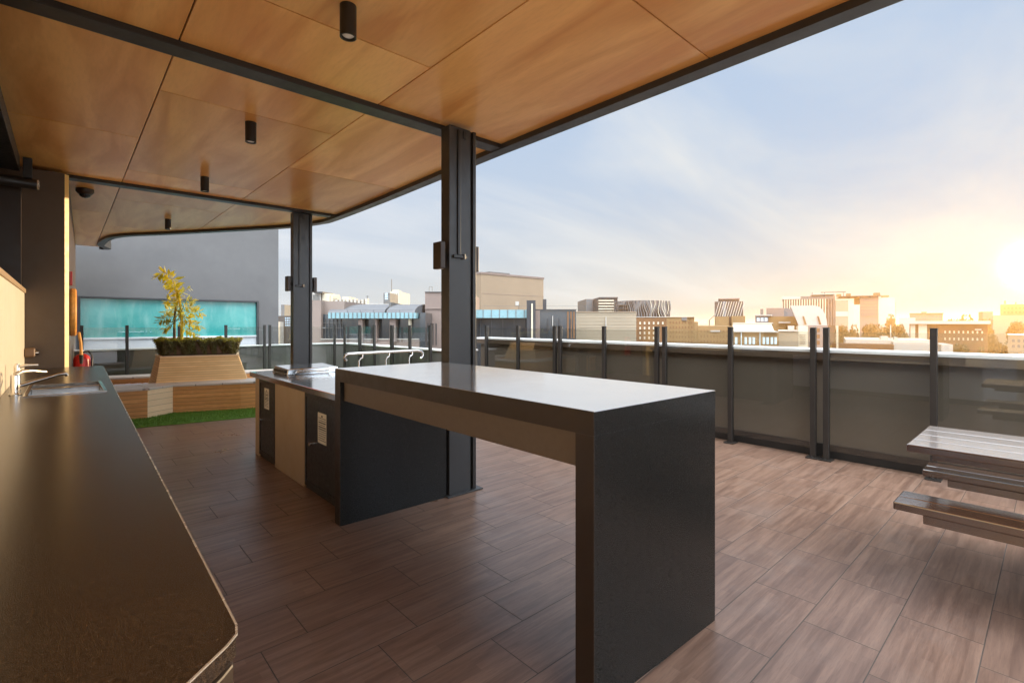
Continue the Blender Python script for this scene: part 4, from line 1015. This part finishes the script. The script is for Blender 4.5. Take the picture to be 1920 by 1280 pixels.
# curved apartment block with wavering fins
b = Bld('wavy_block', 'curved dark apartment block with wavering vertical fins on the skyline', 'building', 1150, 140)
xs0, xs1 = b.x(1150), b.x(1261); arc = []
for i in range(25):
    u = i / 24; arc.append((xs0 + (xs1 - xs0) * u, 6 * (2 * u - 1) ** 2))
zt_, zb_ = b.z(563.5), 0.0
m = MB(); m.prism(arc + [(xs1, 18), (xs0, 18)], zb_, zt_); m.build('wall', 'b_dark', b.r, local=True)
for i in range(46):
    u = (i + .5) / 46; xm = xs0 + (xs1 - xs0) * u; ym = 6 * (2 * u - 1) ** 2 - 0.4
    m = MB(); w_ = 0.10 if i % 3 else 0.19; ph = 0.8 * math.sin(i * 0.55)
    pts = [(xm + ph * (k / 4) + 0.3 * math.sin(k * 1.3 + i * .4), ym, b.z(594) + (zt_ - b.z(594)) * (1 - k / 4)) for k in range(5)]
    for k in range(4):
        p, q = pts[k], pts[k + 1]
        m.hull8([(q[0] - w_, q[1] - .3, q[2]), (q[0] + w_, q[1] - .3, q[2]), (q[0] + w_, q[1] + .35, q[2]), (q[0] - w_, q[1] + .35, q[2]), (p[0] - w_, p[1] - .3, p[2]), (p[0] + w_, p[1] - .3, p[2]), (p[0] + w_, p[1] + .35, p[2]), (p[0] - w_, p[1] + .35, p[2])])
    m.build('fin', ('b_grey', 'b_roof', 'b_cream' if u > .6 else 'b_grey')[i % 3], b.r, local=True)
for k in range(3):
    b.box('floor_band', 'b_grey', 1157, 1190, 571 + 7 * k, 571.6 + 7 * k, 0.6, 3.2)
# golden long row
b = Bld('sandstone_row', 'long golden stepped building row behind the balustrade right of centre', 'building', 1248, 105)
b.box('wall', 'b_gold', 1250.2, 1291, 594.5, None, 0, 18); b.box('wall', 'b_gold', 1291.1, 1302, 594.5, None, 0.3, 18); b.box('wall', 'b_gold', 1302.1, 1309, 603, None, 0.2, 18); b.box('wall', 'b_gold', 1309.1, 1375, 611, None, 0, 18)
b.box('parapet', 'b_cream', 1250, 1302.2, 593.3, 594.4, -0.2, 18); b.grid('window', 'b_brick', 1254, 1300, 600, 645, 8, 5, 0.4, 0.45); b.grid('window', 'b_brick', 1312, 1372, 616, 645, 10, 3, 0.35, 0.45)
b.box('roof_plant', 'b_grey', 1278, 1288, 594.6, 601, -0.2, -0.01); b.box('white_sign', 'b_white', 1332, 1350, 619, 622, -0.3, -0.1)
# slashed tower
b = Bld('slashed_tower', 'square grey tower with slanting cream lines and a cap, alone on the skyline', 'tower', 1340, 160)
b.box('wall', 'b_dark', 1340, 1393.5, 565, None, 0, 15); b.box('roof_cap', 'b_dark', 1347.5, 1386.5, 561, 564.9, 1, 13); b.box('roof_cap', 'b_brown', 1347, 1387, 559, 560.9, 0.5, 13)
b.box('glass_slot', 'b_window', 1355, 1361, 565, 605, -0.15, -0.01)
for k in range(11):
    x0_ = b.x(1343 + k * 4.7); m = MB(); z0_, z1_ = b.z(593), b.z(566)
    m.hull8([(x0_ - 0.5, -0.3, z0_), (x0_ - 0.3, -0.3, z0_), (x0_ - 0.3, -0.02, z0_), (x0_ - 0.5, -0.02, z0_), (x0_ + 0.75, -0.3, z1_), (x0_ + 0.95, -0.3, z1_), (x0_ + 0.95, -0.02, z1_), (x0_ + 0.75, -0.02, z1_)]); m.build('slash', 'b_cream' if k % 2 else 'b_white', b.r, local=True)
b.box('podium', 'b_gold', 1341, 1365, 594, None, -10, -0.6); b.box('podium', 'b_gold', 1370, 1394, 593, None, -10, -0.6)
b = Bld('street_crane', 'thin distant crane jib left of the slashed tower', 'crane', 1330, 270)
m = MB(); m.tube([(0, 0, b.z(611)), (0, 0, b.z(600))], 0.35, 6); m.build('mast', 'b_grey', b.r, local=True)
m = MB(); m.tube([(0, 0, b.z(600)), (b.x(1340), 0, b.z(591))], 0.25, 6); m.build('jib', 'b_grey', b.r, local=True)
# low building with pale windows
b = Bld('window_building', 'low sandy building with rows of pale blue windows behind the balustrade', 'building', 1374, 72)
b.box('wall', 'b_gold', 1374, 1459, 623, None, 0, 10); b.box('cornice', 'b_white', 1373, 1459, 621, 622.9, -0.4, 10)
for px in (1378, 1396, 1404, 1411, 1430, 1437, 1445, 1452): b.box('window', 'b_palewin', px, px + 4.6, 632, 645, -0.08, -0.001)
for px in (1389, 1424): b.box('downpipe', 'b_palewin', px, px + 1.6, 623, None, -0.25, -0.01)
m = MB(); pr = [(0, b.z(621)), (6, b.z(607)), (10, b.z(608)), (10, b.z(621))]
A = [m.bm.verts.new((b.x(1374), y, z)) for y, z in pr]; B_ = [m.bm.verts.new((b.x(1452), y, z)) for y, z in pr]; m.bm.faces.new(A); m.bm.faces.new(B_)
for i in range(4): m.bm.faces.new((A[i], A[(i + 1) % 4], B_[(i + 1) % 4], B_[i]))
m.build('roof', 'b_cream', b.r, local=True)
b.box('ridge', 'b_white', 1374, 1455, 604.8, 606.9, 5.6, 10)
b = Bld('plain_block', 'plain pale sandy block left of the paired balustrade posts', 'building', 1460, 80)
b.box('wall', 'b_sand', 1460, 1497, 621, None, 0, 10); b.box('coping', 'b_white', 1459, 1497, 619.6, 620.9, -0.2, 10); b.box('wall', 'b_cream', 1497.1, 1515, 612, None, 0.5, 10); b.grid('vent', 'b_beige', 1498, 1512, 626, 646, 1, 5, 0.8, 0.3, 0.42, 0.5)
b.box('roof_plant', 'b_white', 1478, 1490, 611, 619, 2, 5)
b = Bld('stair_block', 'small brick stair block seen between the paired posts', 'building', 1515, 84)
b.box('wall', 'b_pink', 1515, 1552, 610, None, 0, 8); b.grid('opening', 'b_brick', 1526, 1540, 613, 648, 1, 3, 0.6, 0.6)
b = Bld('pale_box', 'pale grey box house with small panes left of the dark domed roof', 'building', 1416, 130)
b.box('wall', 'b_grey', 1416, 1441, 592, None, 0, 10); b.box('coping', 'b_white', 1415, 1448, 589.8, 591.9, -0.4, 10); b.grid('window', 'b_palewin', 1418, 1440, 594, 604, 3, 1, 0.7, 0.7)
b.box('wall', 'b_gold', 1441.1, 1496, 593, None, 0.5, 10); b.box('roof_edge', 'b_white', 1460, 1482, 603, 606, -0.5, 0.4)
b = Bld('domed_hall', 'dark hall roof with a grey dome beside the white shell', 'building', 1436, 150)
b.box('wall', 'b_brown', 1437, 1470, 577.5, None, 0, 12); b.box('gable', 'b_grey', 1425.5, 1431, 579, None, 0, 10)
m = MB(); cxm = b.x(1474); rr = 14 / 925 * 150; zz = b.z(592)
m.tube([(cxm, 0.5, zz), (cxm, 11, zz)], rr, 32); m.build('dome', 'b_roof', b.r, local=True, smooth=True)
m = MB(); m.tube([(cxm - .8, 0.3, zz + .3), (cxm - .8, 0.49, zz + .3)], rr * .55, 24); m.build('round_window', 'b_window', b.r, local=True)
# white shell
b = Bld('white_shell', 'white curved shell roof with two slots on the skyline', 'building', 1482, 120)
def shell_z(u): return b.z(573.5) - (0 if u < 0.55 else ((u - 0.55) / 0.45) ** 2 * (b.z(573.5) - b.z(598)))
m = MB(); N = 14
lowl = [(b.x(1482 + 16 * t_), b.z(573 + 38 * t_)) for t_ in [k / N for k in range(N + 1)]]
def xr(t_):                                                   # right edge of the shell by height fraction
    return b.x(1532 + 18 * math.sin(t_ * math.pi / 2))
def zt2(t_): return b.z(573.5 + 37.5 * (1 - math.cos(t_ * math.pi / 2)) ** 1.0 if t_ > 0 else 573.5)
F = []; Bk = []
for k in range(N + 1):
    t_ = k / N; z = b.z(573 + 38 * t_)
    F.append((m.bm.verts.new((lowl[k][0], 0, z)), m.bm.verts.new((b.x(1527 + 24 * math.sqrt(max(0, 1 - (1 - t_) ** 2))), 0, z))))
    Bk.append((m.bm.verts.new((lowl[k][0], 9, z)), m.bm.verts.new((b.x(1527 + 24 * math.sqrt(max(0, 1 - (1 - t_) ** 2))), 9, z))))
for k in range(N):
    for Q in (F, Bk): m.bm.faces.new((Q[k][0], Q[k][1], Q[k + 1][1], Q[k + 1][0]))
    m.bm.faces.new((F[k][0], Bk[k][0], Bk[k + 1][0], F[k + 1][0])); m.bm.faces.new((F[k][1], Bk[k][1], Bk[k + 1][1], F[k + 1][1]))
m.bm.faces.new((F[0][0], F[0][1], Bk[0][1], Bk[0][0])); m.bm.faces.new((F[-1][0], F[-1][1], Bk[-1][1], Bk[-1][0]))
m.build('shell', 'b_white', b.r, local=True)
for p0, key in ((1504.5, 'b_gold'), (1532, 'b_brick')):
    m = MB(); m.hull8([(b.x(p0 + 4), -0.2, b.z(608)), (b.x(p0 + 8), -0.2, b.z(608)), (b.x(p0 + 8), -0.01, b.z(608)), (b.x(p0 + 4), -0.01, b.z(608)), (b.x(p0), -0.2, b.z(593)), (b.x(p0 + 3.2), -0.2, b.z(593)), (b.x(p0 + 3.2), -0.01, b.z(593)), (b.x(p0), -0.01, b.z(593))]); m.build('slot', key, b.r, local=True)
# large finned building under construction
b = Bld('finned_building', 'large office building with vertical fins and rooftop gantries on the skyline', 'building', 1467, 230)
b.box('wall', 'b_dark', 1468, 1566, 561, None, 0, 24); b.box('parapet', 'b_white', 1467, 1501, 556, 560.9, -0.3, 24); b.box('parapet', 'b_grey', 1501.1, 1566, 555, 560.9, -0.3, 24)
b.grid('fin', 'b_cream', 1469, 1550, 561, 600, 17, 1, 0.42, 1.0, -0.6, 0); b.grid('fin', 'b_grey', 1551, 1566, 561, 610, 3, 1, 0.5, 1.0, -0.7, 0)
b.box('wall', 'b_sand', 1566.1, 1590, 563, None, -0.8, 20); b.box('wall', 'b_white', 1590.1, 1600, 566, None, -0.5, 20); b.box('wall', 'b_cream', 1600.1, 1612, 571, None, -0.3, 20); b.box('wall', 'b_white', 1566.5, 1589.5, 584, 593, -0.95, -0.81)
b.box('wall', 'b_brown', 1612.1, 1647, 556, None, 0.2, 20); b.grid('floor_band', 'b_grey', 1612.5, 1646, 556, 594, 1, 7, 1.0, 0.35, -0.1, 0.2); b.grid('window', 'b_window', 1613, 1646, 560, 592, 7, 5, 0.6, 0.4, 0.12, 0.2)
b.box('end_panel', 'b_white', 1647.1, 1678, 558, None, 0, 20); b.box('roof_deck', 'b_dark', 1576, 1652, 554.5, 555.9, -1, 20); b.box('roof_deck', 'b_white', 1522, 1566, 551, 552.5, -1, 12)
b.box('gantry', 'b_grey', 1540, 1587, 546.3, 547.6, 2, 4); b.box('gantry', 'b_grey', 1523, 1524, 548, 555, 1, 2); b.box('gantry', 'b_grey', 1546, 1547, 547.7, 555, 1, 2); b.box('gantry', 'b_grey', 1582, 1583, 547.7, 555, 1, 2)
for p0, p1, y0, y1 in ((1570, 1578, 551, 556), (1588, 1596, 550, 554.4), (1640, 1651, 548.5, 554.4), (1655, 1668, 553.5, 556.5)): b.box('roof_plant', 'b_gold', p0, p1, y0, y1, 1, 4)
b.box('mast', 'b_brown', 1679.2, 1679.8, 566, None, 0, 0.2)
# low white roofs beyond the coping
b = Bld('flat_roofs', 'flat white roofs with brick parapet just beyond the coping at right', 'building', 1560, 88)
b.box('roof', 'b_white', 1586, 1760, 638.5, None, 4, 20); b.box('parapet', 'b_brick', 1560, 1676, 645, None, 0, 3.9); b.box('roof', 'b_white', 1676.1, 1762, 642, None, 1, 3.9)
b.box('roof_plant', 'b_white', 1657, 1672, 632, 638.4, 6, 9); b.box('roof_plant', 'b_white', 1684, 1691, 634, 638.4, 6, 9); b.box('flue', 'b_white', 1678, 1680, 609, 638.4, 8, 8.2)
b.box('wall', 'b_cream', 1568, 1572, 611, None, -0.5, 3); b.box('wall', 'b_white', 1761, 1782, 645, None, -2, 6)
# brick school and its long pale roof
b = Bld('brick_school', 'long sunlit brick building with a pale flat roof edge at far right', 'building', 1700, 110)
b.box('wall', 'b_brick', 1706, 1852, 607.5, None, 0, 20); b.box('roof_edge', 'b_white', 1690, 1856, 601.5, 607.3, -1.2, 20); b.grid('window', 'b_cream', 1768, 1846, 616, 642, 9, 2, 0.35, 0.35); b.box('pier', 'b_cream', 1707, 1716, 608, None, -0.5, -0.01); b.box('pier', 'b_cream', 1722, 1738, 608, None, -0.5, -0.01)
b.box('vent', 'b_white', 1828, 1840, 616.5, 619, -0.3, -0.01)
b = Bld('hill_houses', 'pale flat houses on the rise behind the brick building', 'building', 1700, 210)
b.box('wall', 'b_grey', 1706, 1768, 588.5, None, 0, 14); b.box('roof', 'b_dark', 1705, 1769, 587, 588.4, -0.4, 14); b.box('roof_plant', 'b_brown', 1728, 1738, 584, 586.9, 2, 6); b.box('wall', 'b_white', 1686, 1716, 596, None, -6, -0.1); b.box('wall', 'b_grey', 1842, 1862, 584, None, 0, 14); b.grid('window', 'b_window', 1712, 1766, 590, 600, 8, 1, 0.5, 0.5)
b = Bld('hill_block', 'broad brown block with roof turrets near the sun at the right edge', 'building', 1868, 230)
b.box('wall', 'b_gold', 1876, 1990, 570, None, 0, 18); b.box('wall', 'b_sand', 1862, 2010, 591, None, -6, -0.1); b.box('turret', 'b_gold', 1883, 1886, 563, 569.9, 2, 4); b.box('turret', 'b_gold', 1904, 1906, 566, 569.9, 2, 4); b.grid('window', 'b_brick', 1880, 1985, 573, 589, 14, 2, 0.5, 0.5)
b = Bld('edge_house', 'pale house below the sun at the right edge of the view', 'building', 1888, 120)
b.box('wall', 'b_sand', 1890, 1985, 629, None, 0, 12); b.grid('window', 'b_window', 1895, 1980, 634, 655, 8, 2, 0.5, 0.5); b.box('parapet', 'b_white', 1889, 1986, 627.5, 628.9, -0.2, 12)

# trees ------------------------------------------------------------
def make_tree(seed, wide, tall, leafn, key='leaf_tree'):
    rnd = random.Random(seed)
    root = thing('tree', 'tree', 'tree', (0, 0, 0), 0, 'trees among the city buildings')
    m = MB(); m.tube([(0, 0, 0), (0.15, 0.1, tall * .35), (-0.2, 0.1, tall * .7)], [0.45, 0.32, 0.12], 8)
    cl = []
    for k in range(16):
        a = rnd.uniform(0, 6.28); rr = wide * 0.5 * math.sqrt(rnd.random()) * 0.8; z = tall * rnd.uniform(0.42, 0.90)
        f = 1 - 0.5 * max(0, (z / tall - .6) / .4)
        c = Vector((rr * f * math.cos(a), rr * f * math.sin(a), z)); cl.append((c, wide * rnd.uniform(0.13, 0.22)))
        m.tube([(0, 0, tall * rnd.uniform(.25, .5)), tuple(c * 0.6 + Vector((0, 0, tall * .16))), tuple(c)], [0.16, 0.09, 0.03], 5)
    m.build('trunk', 'bark', root, smooth=True)
    m = MB()
    for i in range(leafn):
        c, r = rnd.choice(cl); d = Vector((rnd.gauss(0, 1), rnd.gauss(0, 1), rnd.gauss(0, .8))).normalized()
        p = c + d * r * (rnd.random() ** 0.4)
        n_2 = (d + Vector((rnd.gauss(0, .6), rnd.gauss(0, .6), rnd.gauss(0, .6)))).normalized(); a = n_2.orthogonal().normalized(); a = Matrix.Rotation(rnd.uniform(0, 6.28), 3, n_2) @ a; bb_ = n_2.cross(a); s_ = rnd.uniform(0.25, 0.55) * wide / 9
        m.bm.faces.new([m.bm.verts.new(p + q) for q in (-a * s_, bb_ * s_ * .6, a * s_, -bb_ * s_ * .6)])
    m.build('crown', key, root)
    return root
T1 = make_tree(1, 10, 20, 2600); T2 = make_tree(2, 12, 18, 3000); usedT = [False, False]
def put_tree(px, ytop, D, k, label, wpx=None):
    src = (T1, T2)[k]; base_h = (20, 18)[k] * 1.0
    if not usedT[k]: o = src; usedT[k] = True
    else: o = copy_tree(src)
    p = at(px, 605, D); hgt = EYE + (605 - ytop) / 925 * D - GZ
    kz = hgt / (base_h * 0.97); o.location = (p.x, p.y, GZ)
    kw = kz if wpx is None else (wpx / 925 * D) / ((10, 12)[k])
    o.scale = (kw, kw, kz); o.rotation_euler.z = random.uniform(0, 6.28); o['label'] = label
trees = [(1580, 607, 140, 0, 'broad tree just right of the white shell, below the finned building', 34), (1606, 603, 146, 1, 'second tree in the golden clump below the finned building', 40), (1632, 604, 142, 0, 'third tree in the golden clump, below the white end panel', 36), (1658, 602, 150, 1, 'fourth tree in the golden clump, left of the thin white flue', 40), (1684, 605, 145, 0, 'tree at the right end of the golden clump, beside the flue', 34), (1705, 612, 140, 1, 'low tree between the white flue and the brick building', 30),
         (1661, 584, 200, 1, 'domed tree on the skyline in front of the white end panel', 38), (1815, 585, 190, 1, 'tall rounded tree above the pale roof edge at far right', 62), (1788, 595, 186, 0, 'smaller tree at the left foot of the tall rounded tree', 36), (1846, 595, 186, 0, 'smaller tree at the right foot of the tall rounded tree', 34),
         (1870, 612, 125, 1, 'dark tree right of the brick building under the sun', 36), (1800, 640, 92, 0, 'low tree in front of the brick building wall', 40), (1835, 643, 92, 1, 'low bushy tree right of the tree before the brick wall', 40), (1475, 600, 128, 0, 'dark tree below the grey dome left of the white shell', 22), (1452, 598, 127, 1, 'small tree behind the sandy building with pale windows', 22), (1905, 600, 150, 0, 'tree at the right edge between the pale houses', 36)]
for tr in trees: put_tree(*tr[:5], wpx=tr[5])
# far suburb: a low mass of trees and roofs reaching the horizon
rnd = random.Random(5); m = MB()
for i in range(1500):
    D = rnd.uniform(420, 2600); px = rnd.uniform(-200, 2300); p = at(px, 605, D); s_ = rnd.uniform(6, 18); h = rnd.uniform(6, 13)
    mt = Matrix.Translation((p.x, p.y, GZ + h * .45)) @ Matrix.Rotation(rnd.uniform(0, 6), 4, 'Z') @ Matrix.Diagonal((s_, s_ * rnd.uniform(.6, 1.4), h, 1))
    if rnd.random() < 0.6: r_ = bmesh.ops.create_icosphere(m.bm, subdivisions=2, radius=0.6, matrix=mt)
    else: r_ = bmesh.ops.create_cube(m.bm, size=0.9, matrix=mt)
for i in range(240):
    D = rnd.uniform(170, 420); px = rnd.uniform(480, 2250); p = at(px, 605, D)
    if 1 and rnd.random() < 0.8:
        w_, d_, h = rnd.uniform(7, 16), rnd.uniform(6, 12), rnd.uniform(9, 19)
        mt = Matrix.Translation((p.x, p.y, GZ + h / 2)) @ Matrix.Rotation(rnd.choice((0, .2, -.3)), 4, 'Z') @ Matrix.Diagonal((w_, d_, h, 1))
        bmesh.ops.create_cube(m.bm, size=1.0, matrix=mt)
        if rnd.random() < .6:
            mt = Matrix.Translation((p.x + 1, p.y, GZ + h + .8)) @ Matrix.Diagonal((w_ * .3, d_ * .3, 1.8, 1)); bmesh.ops.create_cube(m.bm, size=1.0, matrix=mt)
lm = MB()
for i in range(300):
    D = rnd.uniform(130, 420); px = rnd.uniform(480, 2250); p = at(px, 605, D); r0 = rnd.uniform(2.5, 5.5); h = rnd.uniform(12, 21.5)
    for k in range(90):
        q = Vector((p.x, p.y, GZ + h - r0)) + Vector((rnd.gauss(0, .45), rnd.gauss(0, .45), rnd.gauss(0, .38) - .1)) * r0
        d_ = Vector((rnd.gauss(0, 1), rnd.gauss(0, 1), rnd.gauss(0, 1))).normalized(); a = d_.orthogonal().normalized(); c_ = d_.cross(a); s_ = rnd.uniform(.35, .8)
        lm.bm.faces.new([lm.bm.verts.new(q + e) for e in (-a * s_, c_ * s_ * .7, a * s_, -c_ * s_ * .7)])
tag(lm.build('far_treetops', 'leaf_tree'), 'mass of hazy treetops between the city buildings', 'treetops', kind='stuff')
tag(m.build('far_suburb', 'b_gold'), 'hazy mass of far trees and roofs below the skyline', 'suburb', kind='stuff')
# golden evening haze lying over the city
t = NT('haze'); t.t.nodes.remove(t.b)
vs = t.n('ShaderNodeVolumeScatter'); vs.inputs['Color'].default_value = (1.0, 0.58, 0.23, 1); vs.inputs['Density'].default_value = HAZE; vs.inputs['Anisotropy'].default_value = 0.70
t.l(vs.outputs[0], t.out.inputs['Volume']); M['haze'] = t.m
m = MB(); m.box((7.0, -400, GZ + 0.2), (1500, 1600, 9)); hz = struct(m.build('haze', 'haze'))
